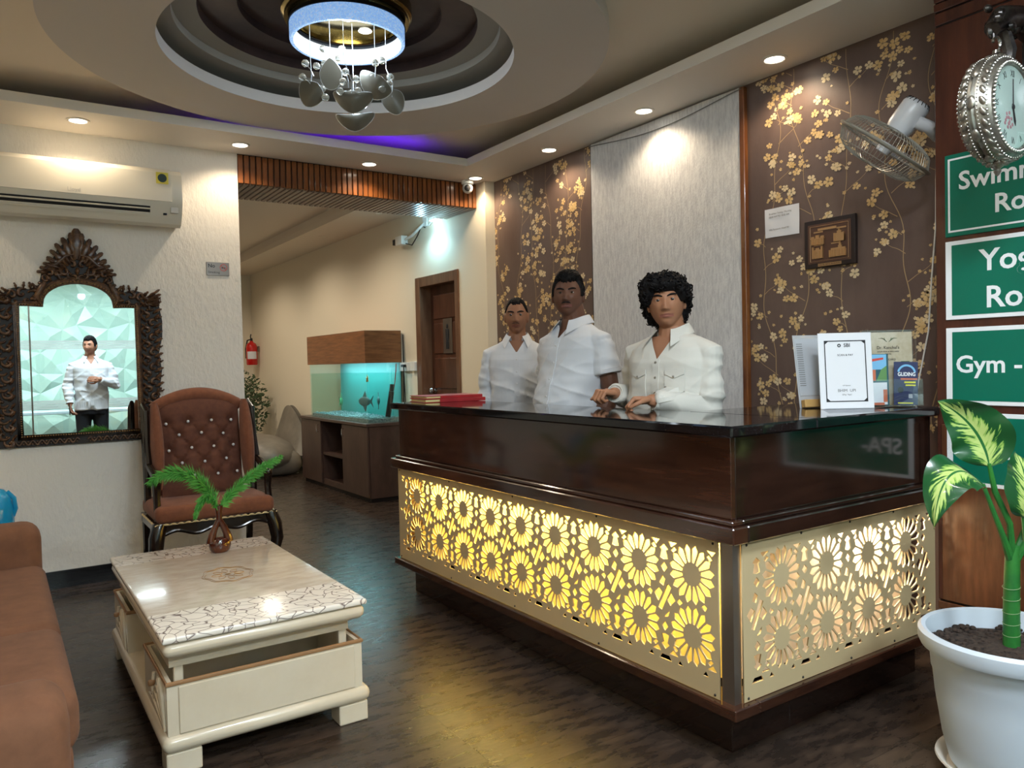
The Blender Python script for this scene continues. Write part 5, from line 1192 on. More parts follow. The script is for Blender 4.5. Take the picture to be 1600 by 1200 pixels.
def fish(c,L,a,mt,label,tilt=0.0):
    R_ = Matrix.Rotation(a,3,'Z')@Matrix.Rotation(tilt,3,'Y'); t = thing('fish',label,'fish',c); c = Vector(c)
    b = MB(); b.sph(c,(L*0.36,L*0.07,L*0.20),14,10,R=R_); b.build('body',mt,t)
    b = MB()
    for s in (-1,1): b.add([c+R_@Vector(p) for p in ((-L*0.30,0,0),(-L*0.55,0.004,s*L*0.24),(-L*0.44,0,0))]+[c+R_@Vector(p) for p in ((-L*0.30,0.004,0),(-L*0.55,0.008,s*L*0.24),(-L*0.44,0.004,0))],[(0,1,2),(5,4,3),(0,3,4,1),(1,4,5,2),(2,5,3,0)])
    for s in (-1,1): b.add([c+R_@Vector(p) for p in ((L*0.12,-0.003,s*L*0.16),(-L*0.05,-0.003,s*L*0.42),(-L*0.14,-0.003,s*L*0.14),(L*0.12,0.003,s*L*0.16),(-L*0.05,0.003,s*L*0.42),(-L*0.14,0.003,s*L*0.14))],[(0,1,2),(5,4,3),(0,3,4,1),(1,4,5,2),(2,5,3,0)])
    b.build('fins',mt,t)
fish((3.02,7.13,0.955),0.24,radians(110),'fish_grey','grey angelfish swimming in the middle of the aquarium')
fish((3.12,7.02,0.96),0.20,radians(250),'fish_grey','grey angelfish near the right-hand glass of the aquarium')
fish((3.08,7.9,0.93),0.22,radians(60),'fish_green','green and orange fish at the left end of the aquarium')
fish((3.02,7.05,1.17),0.085,radians(90),'fish_orange','small orange fish near the water surface',0.9)
pf = thing('pump_filter','black internal pump filter standing at the right end of the aquarium','filter',(3.19,6.91,0.80))
MB().tube([(3.17,6.92,0.805),(3.195,6.90,0.98),(3.205,6.895,1.05)],0.026,12).build('body','filter_black',pf)
MB().tube([(3.205,6.895,1.052),(3.212,6.892,1.12)],0.022,12).build('head','filter_black',pf)
MB().tube([(3.225,6.89,1.06),(3.238,6.885,1.14),(3.25,6.88,1.26),(3.255,6.88,1.32)],0.005,6).build('air_hose','ext_red',pf)
tag(MB().tube([(3.29,6.815,0.80),(3.292,6.805,1.0),(3.294,6.795,1.3),(3.296,6.80,1.60)],0.006,6).build('cable','dark_slot'),'black cable running down beside the aquarium hood','cable')
# ------------------------------------------------------------------ lounge seat and dark bush beyond the cabinet
lg = thing('lounge_seat','grey moulded leather lounge seat behind the aquarium cabinet','seat',(2.75,9.9,0))
b = MB(); b.sph((2.72,9.85,0.23),(0.42,0.75,0.25),28,16); b.rbox((2.34,9.2,0.0),(3.1,10.5,0.30),0.14,4); b.build('base','lounge_leather',lg)
def bkf(u,v):
    a = pi*u; z = 0.22+0.60*(sin(a)**0.6 if 0 < u < 1 else 0.0)*v; return (3.02+0.16*v-0.04*sin(a), 10.50-1.20*u, z)
b = MB(); b.grid(bkf,28,12); b.grid(lambda u,v:(bkf(u,v)[0]+0.09*(1-0.5*v),bkf(u,v)[1],bkf(u,v)[2]),28,12); b.build('backrest','lounge_leather',lg)
bs = thing('potted_bush','dark green bushy plant in a dark pot at the end of the corridor','plant',(2.96,11.15,0))
b = MB(); b.lathe([(0.0,0.0),(0.15,0.0),(0.20,0.34),(0.18,0.34),(0.17,0.30),(0.0,0.30)],(2.96,11.15,0),24); b.build('pot','dark_slot',bs)
rnd = random.Random(5); b = MB()
for k in range(900):
    a = rnd.uniform(0,6.28); t = rnd.uniform(-1,1); r = rnd.random()**0.4; p = Vector((2.96+0.27*r*cos(a)*sqrt(1-t*t),11.15+0.30*r*sin(a)*sqrt(1-t*t),0.80+0.46*t*r)); d = Vector((rnd.uniform(-1,1),rnd.uniform(-1,1),rnd.uniform(-0.3,1))).normalized()*0.07; n = d.orthogonal().normalized()*0.016
    b.add([p,p+d*0.5+n,p+d,p+d*0.5-n],[(0,1,2,3)])
o = b.build('foliage','bush',bs,smooth=False); o['kind']='stuff'
MB().tube([(2.96,11.15,0.30),(2.96,11.15,0.9)],0.02,8).build('trunk','cab_wood',bs)
# ------------------------------------------------------------------ chandelier under the ceiling dome
ch_ = thing('chandelier','chandelier with a glowing blue-white crystal ring and smoked glass petals','chandelier',(DC[0],DC[1],3.075))
cX = Vector((DC[0]+0.021,DC[1]-0.014,0))
b = MB(); b.lathe([(0.0,3.0745),(0.315,3.0745),(0.315,3.02),(0.30,3.012),(0.0,3.012)],cX,64); b.build('canopy','gold_mirror',ch_)
b = MB(); b.lathe([(0.300,3.012),(0.300,2.992),(0.255,2.992),(0.255,3.012)],cX,64); b.build('gold_band','gold_mirror',ch_)
b = MB(); b.lathe([(0.256,2.985),(0.280,2.985),(0.284,2.965),(0.256,2.965)],cX,72); b.build('metal_rim','dark_slot',ch_)
b = MB(); b.lathe([(0.278,2.965),(0.278,2.892),(0.274,2.888),(0.260,2.888)],cX,96); b.build('crystal_ring','led_ring',ch_)
b = MB(); b.lathe([(0.260,2.888),(0.258,2.90),(0.258,2.965)],cX,96); b.build('inner_band','led_ring_in',ch_)
for k in range(6):
    a = 2*pi*k/6+0.5; p = cX+Vector((0.268*cos(a),0.268*sin(a),0)); MB().tube([p+Vector((0,0,2.985)),p+Vector((0,0,3.013))],0.006,8).build('spacer_rod','gold_mirror',ch_)
for a,r in ((0.6,0.16),(2.7,0.16),(4.8,0.16),(0,0.0)):
    p = cX+Vector((r*cos(a),r*sin(a),3.0115)); o = MB().lathe([(0.0,-0.004),(0.026,-0.004),(0.034,0.0)],p,20).build('spot','led_cool',ch_)
lamp('ring_lamp','POINT',cX+Vector((0,0,2.845)),L_CHAND,(0.72,0.86,1.0),ch_,0.07)
rv_ = Vector((cos(yaw),-sin(yaw),0)); fv_ = Vector((sin(yaw),cos(yaw),0))
def cp(px_,py_,d=0.0):                                        # place a pendant by its offset from the axis
    return cX+rv_*((px_-545.0)*3.84/1204)+fv_*d+Vector((0,0,2.7+(129.1-py_)*0.00313))
def petal(c,w_,h_,ang,curl,face):
    def f(u,v):
        a = 2*pi*u; r = v; x = cos(a)*r; y = sin(a)*r; y2 = y*(0.62+0.38*(1-abs(x))) if y > 0 else y
        z = curl*(x*x*0.5+y*y*0.2); p = rv_*(w_*(x*cos(ang)-y2*sin(ang)*h_/w_))+Vector((0,0,1))*(w_*x*sin(ang)+h_*y2*cos(ang))+fv_*(z*w_*1.6-face*y2*h_)+Vector((0,0,abs(x)**1.6*curl*w_*0.75)); return c+p
    b = MB(); b.grid(f,28,7,closeu=True); b.grid(lambda u,v: f(u,v)+fv_*0.004,28,7,closeu=True); b.build('glass_petal','glass_smoke',ch_)
    MB().tube([f(i/28,1.0)+fv_*0.002 for i in range(28)],0.0022,6,closed=True).build('petal_rim','crystal',ch_)
PET = [((490,152),0.067,0.060,-0.62,0.5,0.3,-0.06),((517,115),0.054,0.074,0.0,0.0,0.15,0.0),((551,163),0.100,0.048,-0.06,0.7,0.4,-0.05),((546,184),0.098,0.036,0.03,0.7,0.6,0.06),((586,138),0.090,0.056,-0.62,0.5,0.3,-0.02),((607,151),0.056,0.066,0.5,0.4,0.2,0.08)]
for (p,w_,h_,an,cu_,fc,d) in PET: petal(cp(*p,d),w_,h_,an,cu_,fc)
for (p,d,t) in (((490,152),-0.06,(491,100)),((517,115),0,(517,95)),((551,163),-0.05,(541,100)),((546,184),0.06,(548,100)),((586,138),-0.02,(587,100)),((607,151),0.08,(599,100))):
    q = cp(*p,d); r = Vector((cp(t[0],t[1],d).x,cp(t[0],t[1],d).y,3.012)); kn = cp(t[0],t[1],d); MB().tube([r,kn,q+Vector((0.006,0,0.09)),q+Vector((0,0,0.02))],[0.0018,0.0018,0.003,0.003],6).build('wire','crystal',ch_)
for (x,y,d) in ((483,105,-.06),(478,126,-.06),(505,73,.02),(534,74,.02),(506,95,.03),(530,92,.0),(498,106,-.03),(503,138,0),(541,115,-.02),(538,132,-.04),(556,124,0),(534,148,-.05),(561,147,-.04),(548,146,0),(587,102,-.02),(594,90,.05),(582,122,.0),(606,115,.06),(604,127,.05),(597,143,-.02),(512,158,-.06)):
    MB().sph(cp(x,y,d),(0.019,0.019,0.017),14,10).build('crystal_drop','crystal_drop',ch_)
for (x0,y0,x1,y1,d) in ((483,105,495,125,-.06),(478,126,492,140,-.06),(505,73,517,100,.02),(534,74,520,100,.02),(556,124,550,150,0),(561,147,553,155,-.04),(582,122,590,135,0),(606,115,597,125,.06),(541,115,545,140,-.02)):
    MB().tube([cp(x0,y0,d),cp((x0+x1)/2+2,(y0+y1)/2,d),cp(x1,y1,d)],0.002,5).build('twig','crystal',ch_)
# ------------------------------------------------------------------ lobby side seen only in the mirror: faceted wall, glass screen with frosted bands
rnd = random.Random(77); NXF,NZF = 15,8; x0,x1,z0,z1 = XL+0.01,XP-0.01,0.0,ZS-0.005
P_ = {}
for i in range(NXF+1):
    for j in range(NZF+1):
        x = x0+(x1-x0)*i/NXF; z = z0+(z1-z0)*j/NZF
        if 0 < i < NXF: x += rnd.uniform(-0.11,0.11)
        if 0 < j < NZF: z += rnd.uniform(-0.11,0.11)
        P_[i,j] = (x,YB+0.012+(0.0 if (i in (0,NXF) or j in (0,NZF)) else rnd.uniform(0.0,0.075)),z)
wb = bpy.data.objects['wall_back']; b = MB()
for i in range(NXF):
    for j in range(NZF):
        a,c,d,e = P_[i,j],P_[i+1,j],P_[i+1,j+1],P_[i,j+1]; m = tuple((a[k]+c[k]+d[k]+e[k])/4+(0.055 if k == 1 else 0) for k in range(3))
        b.add([a,c,d,e,m],[(0,4,1),(1,4,2),(2,4,3),(3,4,0)])
o = b.build('faceted_panel','facet',wb,smooth=False)
gp = struct(MB().box((XL+0.02,-1.712,0.02),(XP-0.02,-1.70,ZS-0.01)).build('window_1','glass',smooth=False))
for z,h in ((1.70,0.125),(0.87,0.125)):
    for k in range(4): MB().box((XL+0.02,-1.6995,z-h/2+k*h/4),(XP-0.02,-1.6985,z-h/2+k*h/4+h/4*0.8)).build('frosted_band','frost',gp,smooth=False)
MB().box((0.40,-1.70,0.02),(0.42,-1.697,ZS-0.02)).build('mullion','steel',gp,smooth=False)
sd = thing('console_table','low grey console table behind the glass screen','table',(0.2,-2.6,0))
MB().rbox((-1.2,-2.95,0.70),(2.3,-2.35,0.745),0.006,1).build('table_top','pot_white',sd,smooth=False)
for x in (-1.15,2.20): MB().rbox((x,-2.9,0.0),(x+0.05,-2.4,0.70),0.004,1).build('leg','steel',sd,smooth=False)
tl = thing('table_lamp','small brass table lamp glowing on the console table','lamp',(0.02,-2.6,0.7455))
b = MB(); b.lathe([(0.0,0.0),(0.05,0.0),(0.05,0.01),(0.02,0.02),(0.02,0.06),(0.0,0.06)],(0.02,-2.6,0.7455),20); b.build('base','gold_mirror',tl)
b = MB(); b.lathe([(0.055,0.06),(0.075,0.10),(0.06,0.15),(0.0,0.15)],(0.02,-2.6,0.7455),24); b.build('shade','led_warm',tl)
# ------------------------------------------------------------------ people
from mathutils.bvhtree import BVHTree
def smooth01(a,b,x):
    t = max(0.0,min(1.0,(x-a)/(b-a))); return t*t*(3-2*t)
def remesh(name, mb, voxel, smooth=0, dec=1.0, noise_fn=None):
    me = mb.mesh(name,None if mb.mats else 'hair',False); o = bpy.data.objects.new(name,me); COL.objects.link(o)
    bm = bmesh.new(); bm.from_mesh(me); bmesh.ops.recalc_face_normals(bm,faces=bm.faces); bm.to_mesh(me); bm.free()
    m = o.modifiers.new('r','REMESH'); m.mode = 'VOXEL'; m.voxel_size = voxel; m.use_smooth_shade = True
    if smooth: s = o.modifiers.new('s','SMOOTH'); s.factor = 0.5; s.iterations = smooth
    if dec < 1: d = o.modifiers.new('d','DECIMATE'); d.ratio = dec
    out = bpy.data.meshes.new_from_object(o.evaluated_get(bpy.context.evaluated_depsgraph_get()))
    bpy.data.objects.remove(o); out.name = name; out.materials.clear()
    out.polygons.foreach_set('use_smooth',[True]*len(out.polygons))
    return out
def cap(b, pts, rs, seg=14):                          # tapered limb with round ends
    pts = [Vector(p) for p in pts]; n = len(pts); P2=[]; R2=[]
    d0 = (pts[0]-pts[1]).normalized(); r0 = rs[0]
    for t in (0.98,0.8,0.45): P2.append(pts[0]+d0*r0*t); R2.append(r0*sqrt(max(0.0,1-t*t)))
    for i in range(n): P2.append(pts[i]); R2.append(rs[i])
    d1 = (pts[-1]-pts[-2]).normalized(); r1 = rs[-1]
    for t in (0.45,0.8,0.98): P2.append(pts[-1]+d1*r1*t); R2.append(r1*sqrt(max(0.0,1-t*t)))
    b.tube(P2,R2,seg)
def sections(b, secs, seg=36):                        # stacked ellipses (z, rx, ry, y0), closed
    vs=[]; fs=[]; n=len(secs)
    for (z,rx,ry,y0) in secs:
        for k in range(seg):
            a = 2*pi*k/seg; c,s = cos(a),sin(a); e = 0.85
            vs.append((rx*abs(c)**e*(1 if c>=0 else -1), y0+ry*abs(s)**e*(1 if s>=0 else -1), z))
    for i in range(n-1):
        for k in range(seg): fs.append((i*seg+k,i*seg+(k+1)%seg,(i+1)*seg+(k+1)%seg,(i+1)*seg+k))
    fs.append(tuple(reversed(range(seg)))); fs.append(tuple(range((n-1)*seg,n*seg))); b.add(vs,fs)
def g2(x,z,x0,z0,sx,sz): return math.exp(-((x-x0)/sx)**2-((z-z0)/sz)**2)
def head_pt(d, f):
    # unit direction -> head surface point, face towards -y; f = face parameters
    x = 0.0735*f['w']*d.x; y = 0.094*d.y+0.006; z = 0.113*d.z
    t = max(0.0,-z/0.113)
    x *= 1-f['jaw']*t**1.5
    if d.y > 0: y *= 1-0.42*t; 
    if z > 0: x *= 1+0.03*sin(pi*z/0.113)
    if d.y < 0:
        y *= 1-0.10*t*(1-0.6*min(1,t*1.1)); y -= 0.0
        k = smooth01(0.0,0.45,-d.y); q = 0.0
        nz = smooth01(0.026,-0.022,z)*smooth01(-0.042,-0.027,z); q += (0.003+0.019*nz)*math.exp(-(x/(0.0085+0.005*nz))**2)*smooth01(0.040,0.018,z)*smooth01(-0.044,-0.030,z)*f['nose']
        for s in (-1,1):
            q += 0.008*f['nose']*g2(x,z,s*0.0125,-0.0295,0.0075,0.0075)
            q += 0.005*g2(x,z,s*0.030,0.031,0.024,0.009) - 0.0085*g2(x,z,s*0.031,0.0125,0.0155,0.0105)
            q += f['cheek']*g2(x,z,s*0.040,-0.020,0.020,0.022)
            q -= 0.003*g2(x,z,s*0.024,-0.053,0.006,0.008)
        q += 0.0042*g2(x,z,0,-0.0500,0.021*f['mouth'],0.0048)+0.0046*g2(x,z,0,-0.0608,0.018*f['mouth'],0.0050)-0.0042*g2(x,z,0,-0.0556,0.022*f['mouth'],0.0020)
        q -= 0.004*g2(x,z,0,-0.072,0.022,0.0055); q += f['chin']*g2(x,z,0,-0.092,0.020,0.016)
        y -= q*k
    return Vector((x,y,z))
def dirs(nu,nv):
    out=[]; 
    for j in range(nv+1):
        t = -pi/2+pi*j/nv
        for i in range(nu): a = 2*pi*i/nu; out.append(Vector((cos(t)*cos(a),cos(t)*sin(a),sin(t))))
    return out
def dirfaces(nu,nv): return [(j*nu+i,j*nu+(i+1)%nu,(j+1)*nu+(i+1)%nu,(j+1)*nu+i) for j in range(nv) for i in range(nu)]
def hand(b, w, d, n, thumb, curl=(40,60,35), k=1.0, spread=0.0):
    w=Vector(w); d=Vector(d).normalized(); n=Vector(n); n=(n-d*n.dot(d)).normalized(); s=d.cross(n)*thumb
    offs=(0.030,0.010,-0.010,-0.029); lens=(0.95,1.05,0.98,0.78)
    for i,(o,l) in enumerate(zip(offs,lens)):
        kn = w+(d*(0.084-0.004*abs(i-1))+s*o)*k
        cap(b,[w+(s*o*0.55+d*0.012)*k,kn],[0.0155*k,0.0115*k],10)
        p=kn; ang=0
        for c,L,r0,r1 in zip(curl,(0.043,0.027,0.020),(0.0098,0.0090,0.0082),(0.0090,0.0082,0.0068)):
            ang += radians(c); dd = (d*cos(ang)+n*sin(ang)+s*spread*(1.5-i)*0.12).normalized(); q = p+dd*L*l*k; cap(b,[p,q],[r0*k,r1*k],10); p=q
    t0 = w+(d*0.020+s*0.024)*k; t1 = t0+(d*0.65+s*0.55+n*0.40).normalized()*0.044*k; t2 = t1+(d*0.90+s*0.05+n*0.45).normalized()*0.030*k; t3 = t2+(d*0.85-s*0.30+n*0.45).normalized()*0.024*k
    cap(b,[t0,t1],[0.0155*k,0.0115*k],10); cap(b,[t1,t2,t3],[0.0110*k,0.0100*k,0.0075*k],10)
    sections_ = None
    b.sph(w+d*0.045*k,(0.020*k,0.020*k,0.020*k),12,8)
def person(label, loc, rz, H, hyaw, face, skin, lipm, shirtm, build, arms, hairfn, sleeve, extra, hpitch=0.0, cat='person', group=None, vox=0.0034, htilt=0.0):
    t = thing('person',label,cat,loc,rz,group); T = W[t]
    s = H/1.75; bw = build['w']; bd = build['d']
    hc = Vector((0,build.get('hy',-0.015),H-0.113)); HR = Matrix.Rotation(hyaw,3,'Z')@Matrix.Rotation(hpitch,3,'X')@Matrix.Rotation(htilt,3,'Y')
    zN = 0.856*H; zSh = 0.815*H
    # ---- body
    b = MB(); nu,nv = 88,96
    b.add([HR@head_pt(q,face)+hc for q in dirs(nu,nv)],dirfaces(nu,nv))
    for e in (-1,1):
        b.sph(HR@Vector((e*0.0745*face['w'],0.012,-0.004))+hc,(0.009,0.019,0.032),14,10,R=HR@Matrix.Rotation(e*0.35,3,'Z'))
        b.sph(HR@Vector((e*0.0775*face['w'],0.020,0.012))+hc,(0.007,0.014,0.017),12,8,R=HR@Matrix.Rotation(e*0.5,3,'Z'))
        ex = e*0.0305
        up_ = [HR@Vector((ex+0.0155*c,-0.0775+0.010*c*c,0.0125+0.0064*(1-c*c)))+hc for c in (-1,-0.6,-0.2,0.2,0.6,1)]
        cap(b,up_,[0.0026,0.0034,0.0038,0.0038,0.0034,0.0026],8)
        lo_ = [HR@Vector((ex+0.0155*c,-0.0762+0.010*c*c,0.0125-0.0084*(1-c*c)))+hc for c in (-1,-0.6,-0.2,0.2,0.6,1)]
        cap(b,lo_,[0.0026,0.0032,0.0034,0.0034,0.0032,0.0026],8)
    nr = 0.058*build.get('neck',1.0)
    cap(b,[hc+Vector((0,0.020,-0.045)),Vector((0,0.012,zN+0.03)),Vector((0,0.015,zN-0.05))],[nr*0.98,nr,nr*1.25])
    hz = 0.52*H
    sections(b,[(hz,0.13*bw,0.085*bd,0.01),(0.60*H,0.125*bw,0.085*bd,0.01),(0.70*H,0.150*bw,0.100*bd,0.005),(0.78*H,0.158*bw,0.100*bd,0.005),(0.815*H,0.150*bw,0.080*bd,0.008),(0.845*H,0.085*bw,0.060,0.012)])
    for e in (-1,1): cap(b,[(e*0.085*bw,0.01,hz),(e*0.095*bw,0.005,0.27*H),(e*0.10*bw,0.02,0.045*H)],[0.075*bw,0.052*bw,0.036]); cap(b,[(e*0.10*bw,0.03,0.035),(e*0.11*bw,-0.13,0.03)],[0.036,0.030])
    for e,(S,E,Wr,hd,hn,curl) in arms.items():
        S,E,Wr = Vector(S),Vector(E),Vector(Wr); k = build.get('arm',1.0); m = (S+E)/2
        cap(b,[S+Vector((-0.014*e,0,-0.022)),m,E],[0.038*k,0.043*k,0.037*k]); cap(b,[E,E+(Wr-E)*0.3,Wr],[0.038*k,0.041*k,0.026*min(k,1.12)]); hand(b,Wr,hd,hn,e,curl,s*1.0)
    me = remesh('body',b,vox,1,0.42)
    me.materials.append(M[skin]); me.materials.append(M[lipm]); HI = HR.inverted()
    for pl in me.polygons:
        q = HI@(pl.center-hc)
        if q.y < -0.05 and abs(q.x) < 0.0265*face['mouth'] and (-0.0665+0.10*abs(q.x)) < q.z < (-0.0475-0.14*abs(q.x)): pl.material_index = 1
    me.transform(T); body = link('body',me,t)
    def part(nm,mb,mt,parent=t,**kw):
        mb.v = [tuple(T@Vector(q)) for q in mb.v]; return mb.build(nm,mt,parent,**kw)
    # ---- eyes, brows
    for e in (-1,1):
        c = HR@Vector((e*0.0305,-0.0665,0.0120))+hc
        m = MB(); m.sph(c,0.0128,16,12); eb = part('eye',m,'eye_white')
        m = MB(); dv = HR@(Vector((face.get('gaze',0.0),-1,0.0)).normalized()); m.lathe([(0.0074,0.0106),(0.0064,0.0120),(0.0,0.0132)],c,16,R=dv.to_track_quat('Z','Y').to_matrix()); part('iris',m,'iris',eb)
        m = MB(); q=[]; 
        for i in range(9):
            u = i/8; x = e*(0.011+0.040*u); z = 0.0265+0.0075*sin(pi*min(1,u*0.72))-0.0010*u+face.get('brow',0.0); y = -0.0815+0.30*(abs(x)-0.011)**1.35*1.9; q.append(HR@Vector((x,y-0.002,z))+hc)
        cap(m,q,[(0.0036+0.0012*sin(pi*(i+1)/9))*(1-0.35*(i/8)**3) for i in range(9)],8); part('eyebrow',m,'hair')
    if face.get('tache'):
        m = MB(); wv = face['tache']
        for e in (-1,1):
            q = [HR@Vector((e*x,-0.0985+0.55*(x**1.2),z))+hc for x,z in ((0.002,-0.0418),(0.009,-0.0418),(0.017,-0.0432),(0.0235,-0.0465))]; cap(m,q,[0.0034*wv,0.0042*wv,0.0036*wv,0.0018*wv],8)
        part('moustache',m,'hair')
    # ---- hair
    m = MB(); nu,nv = 96,64; ds = dirs(nu,nv); vs=[]
    for q in ds: vs.append(HR@hairfn(q,head_pt(q,dict(face,nose=0,cheek=0,mouth=1)))+hc)
    m.add(vs,dirfaces(nu,nv)); hairo = part('hair',m,'hair',ang=3.0)
    if build.get('curls'):
        rnd = random.Random(6); m = MB(); k = 0
        while k < 620:
            q = Vector((rnd.gauss(0,1),rnd.gauss(0,1),rnd.gauss(0,1))).normalized(); p = head_pt(q,dict(face,nose=0,cheek=0,mouth=1)); h = hairfn(q,p); 
            if (h-p).length < 0.012 or (h-p).dot(q) < 0: continue
            k += 1; c = HR@(h*rnd.uniform(0.93,1.0))+hc; r = rnd.uniform(0.006,0.011); ax = Vector((rnd.uniform(-1,1),rnd.uniform(-1,1),rnd.uniform(-1,1))).normalized(); u = ax.orthogonal().normalized(); v = ax.cross(u); a0 = rnd.uniform(0,6)
            m.tube([c+(u*cos(a0+i*0.95)+v*sin(a0+i*0.95))*r+ax*(i*0.0022) for i in range(8)],[0.0016,0.0030,0.0036,0.0038,0.0038,0.0034,0.0026,0.0010],5)
        o = part('curls',m,'hair',hairo,ang=3.0); o['kind']='stuff'
    else:
        rnd = random.Random(int(H*1000)); m = MB(); k = 0; fc = dict(face,nose=0,cheek=0,mouth=1)
        while k < 900:
            q = Vector((rnd.gauss(0,1),rnd.gauss(0,1),rnd.gauss(0,1))).normalized(); p = head_pt(q,fc); h = hairfn(q,p)
            if (h-p).dot(q) < 0.003: continue
            k += 1; dr = Vector((build.get('comb',0.5)*(1 if q.x > -0.02 else -1)*(0.3+abs(q.x)),1.0,-0.2)); dr = (dr-q*dr.dot(q)).normalized(); L_ = build.get('strand',0.030)*rnd.uniform(0.6,1.2); pts_=[]
            for i in range(4):
                q2 = (q+dr*(i/3)*L_/0.10+Vector((rnd.uniform(-1,1),0,rnd.uniform(-1,1)))*0.02).normalized(); p2 = head_pt(q2,fc); h2 = hairfn(q2,p2); pts_.append(HR@(h2+q2*0.0012*(1-abs(i-1.5)))+hc)
            m.tube(pts_,[0.0012,0.0022,0.0020,0.0006],4)
        o = part('hair_strands',m,'hair',hairo,ang=3.0); o['kind']='stuff'
    # ---- shirt
    b = MB(); zt = 0.838*H; bel = build.get('belly',0.0)
    sections(b,[(0.475*H,0.172*bw,0.122*bd,0.005-bel*0.5),(0.54*H,0.172*bw,0.122*bd+bel*0.5,0.005-bel*0.5),(0.60*H,0.168*bw,0.120*bd+bel*0.7,0.003-bel*0.6),(0.66*H,0.172*bw,0.122*bd+bel*0.4,0.0-bel*0.3),(0.72*H,0.184*bw,0.124*bd,-0.002),(0.775*H,0.190*bw,0.118*bd,0.002),(0.81*H,0.178*bw,0.100*bd,0.008),(0.838*H,0.125*bw,0.082,0.012),(0.853*H,0.080*build.get('neck',1.0),0.070*build.get('neck',1.0),0.014)])
    cuffs=[]
    for e,(S,E,Wr,hd,hn,curl) in arms.items():
        S,E,Wr = Vector(S),Vector(E),Vector(Wr); k = build.get('sl',1.0); sh = Vector((S.x*0.60,S.y+0.004,S.z+0.016))
        if sleeve == 'short':
            m_ = S+(E-S)*0.62; cap(b,[sh,S,S+(E-S)*0.4],[0.060*k,0.057*k,0.062*k]); b.tube([S,S+(E-S)*0.4,m_],[0.057*k,0.062*k,0.067*k],20); cuffs.append((m_,(E-S).normalized(),0.067*k))
        else:
            f_ = build.get('cuff',0.86); wq = E+(Wr-E)*f_
            cap(b,[sh,S,S+(E-S)*0.5,E],[0.060*k,0.056*k,0.058*k,0.052*k]); b.tube([E,E+(Wr-E)*0.25,E+(Wr-E)*0.6,wq],[0.054*k,0.054*k,0.047*k,0.040*k],18); b.sph(E,0.053*k,14,10); cuffs.append((wq,(Wr-E).normalized(),0.040*k))
    sm = remesh('shirt',b,0.0052,3,0.8)
    sd = build.get('seed',1.0)
    nrm = [v.normal.copy() for v in sm.vertices]
    for v,n_q in zip(sm.vertices,nrm):
        c = v.co; ar = smooth01(0.17*bw,0.21*bw,abs(c.x))
        f1 = noise.noise(Vector(((c.x*0.8+c.z*0.6)*3.2+sd,c.y*4,(c.z*0.8-c.x*0.6)*15.0+sd*3))); f2 = noise.noise(Vector(((c.x*0.8-c.z*0.6)*3.0-sd,c.y*5,(c.z*0.8+c.x*0.6)*17.0))); f3 = noise.noise(Vector((c.x*5+sd,c.y*5,c.z*26)))
        r1 = (1-abs(noise.noise(Vector(((c.x*0.75+c.z*0.66)*2.2+sd*2,c.y*3,(c.z*0.75-c.x*0.66)*8.5+sd)))))**5; r2 = (1-abs(noise.noise(Vector(((c.x*0.9-c.z*0.43)*2.0-sd,c.y*3.5,(c.z*0.9+c.x*0.43)*9.5-sd)))))**5
        low = smooth01(0.78*H,0.62*H,c.z); w_ = smooth01(0.84*H,0.79*H,c.z)
        v.co = c+n_q*w_*(0.0090*f1*(0.45+0.55*low)+0.0080*f2*(0.3+0.7*low)+0.0110*r1*(0.35+0.65*low)+0.0110*r2*(0.25+0.75*low)+(0.0035+0.0080*ar)*f3)
    vz = zt-build.get('vneck',0.055); 
    bm = bmesh.new(); bm.from_mesh(sm)
    for e in (-1,1):
        gf = [f for f in bm.faces if f.calc_center_median().z > vz-0.03 and f.calc_center_median().y < 0.04 and abs(f.calc_center_median().x) < 0.14]
        ge = list({x for f in gf for x in f.edges}); gv = list({x for f in gf for x in f.verts}); kk = 0.62*build.get('vw',1.0)
        bmesh.ops.bisect_plane(bm,geom=gv+ge+gf,plane_co=(e*0.004,0,vz),plane_no=Vector((e,0,-kk)).normalized())
    kill=[f for f in bm.faces if (lambda c: (c.y < 0.02 and c.z > vz and abs(c.x) < 0.004+0.62*(c.z-vz)*build.get('vw',1.0)) or (c.z > 0.849*H and abs(c.x) < 0.09 and c.y < 0.10))(f.calc_center_median())]
    bmesh.ops.delete(bm,geom=kill,context='FACES'); bm.to_mesh(sm); bm.free()
    bv = BVHTree.FromPolygons([v.co for v in sm.vertices],[tuple(p.vertices) for p in sm.polygons])
    sm.materials.append(M[shirtm]); sm.transform(T); shirt = link('shirt',sm,t)
    def fr(x,z,off):                                   # point on the front of the shirt
        h = bv.ray_cast(Vector((x,-0.6,z)),Vector((0,1,0)))
        return (h[0]+Vector((0,-off,0))) if h[0] is not None and h[0].y < 0.06 else None
    for (c,d,r) in cuffs:
        m = MB(); R_ = d.to_track_quat('Z','Y').to_matrix()
        if sleeve == 'short': m.lathe([(r*1.0,-0.020),(r*1.035,-0.018),(r*1.045,0.004),(r*0.99,0.006),(r*0.93,0.0)],c,24,R=R_)
        else: m.lathe([(r*1.02,-0.045),(r*1.07,-0.042),(r*1.07,0.008),(r*0.96,0.010),(r*0.85,0.0)],c,22,R=R_)
        part('cuff',m,shirtm,shirt)
    # collar: stand and two folded flaps
    nk = nr*1.15; zc = zN+0.008; vw_ = build.get('vw',1.0); op = 0.55*vw_
    m = MB()
    def stand(u,v):
        a = -pi/2+op+(2*pi-2*op)*u; dn = 0.030*math.exp(-((abs(a-pi/2)-pi+op)/0.9)**2); return (nk*cos(a),0.016+nk*1.08*sin(a),zc-0.012-dn+0.044*v*(1-0.25*math.exp(-((abs(a-pi/2)-pi+op)/0.6)**2)))
    m.grid(stand,40,4)
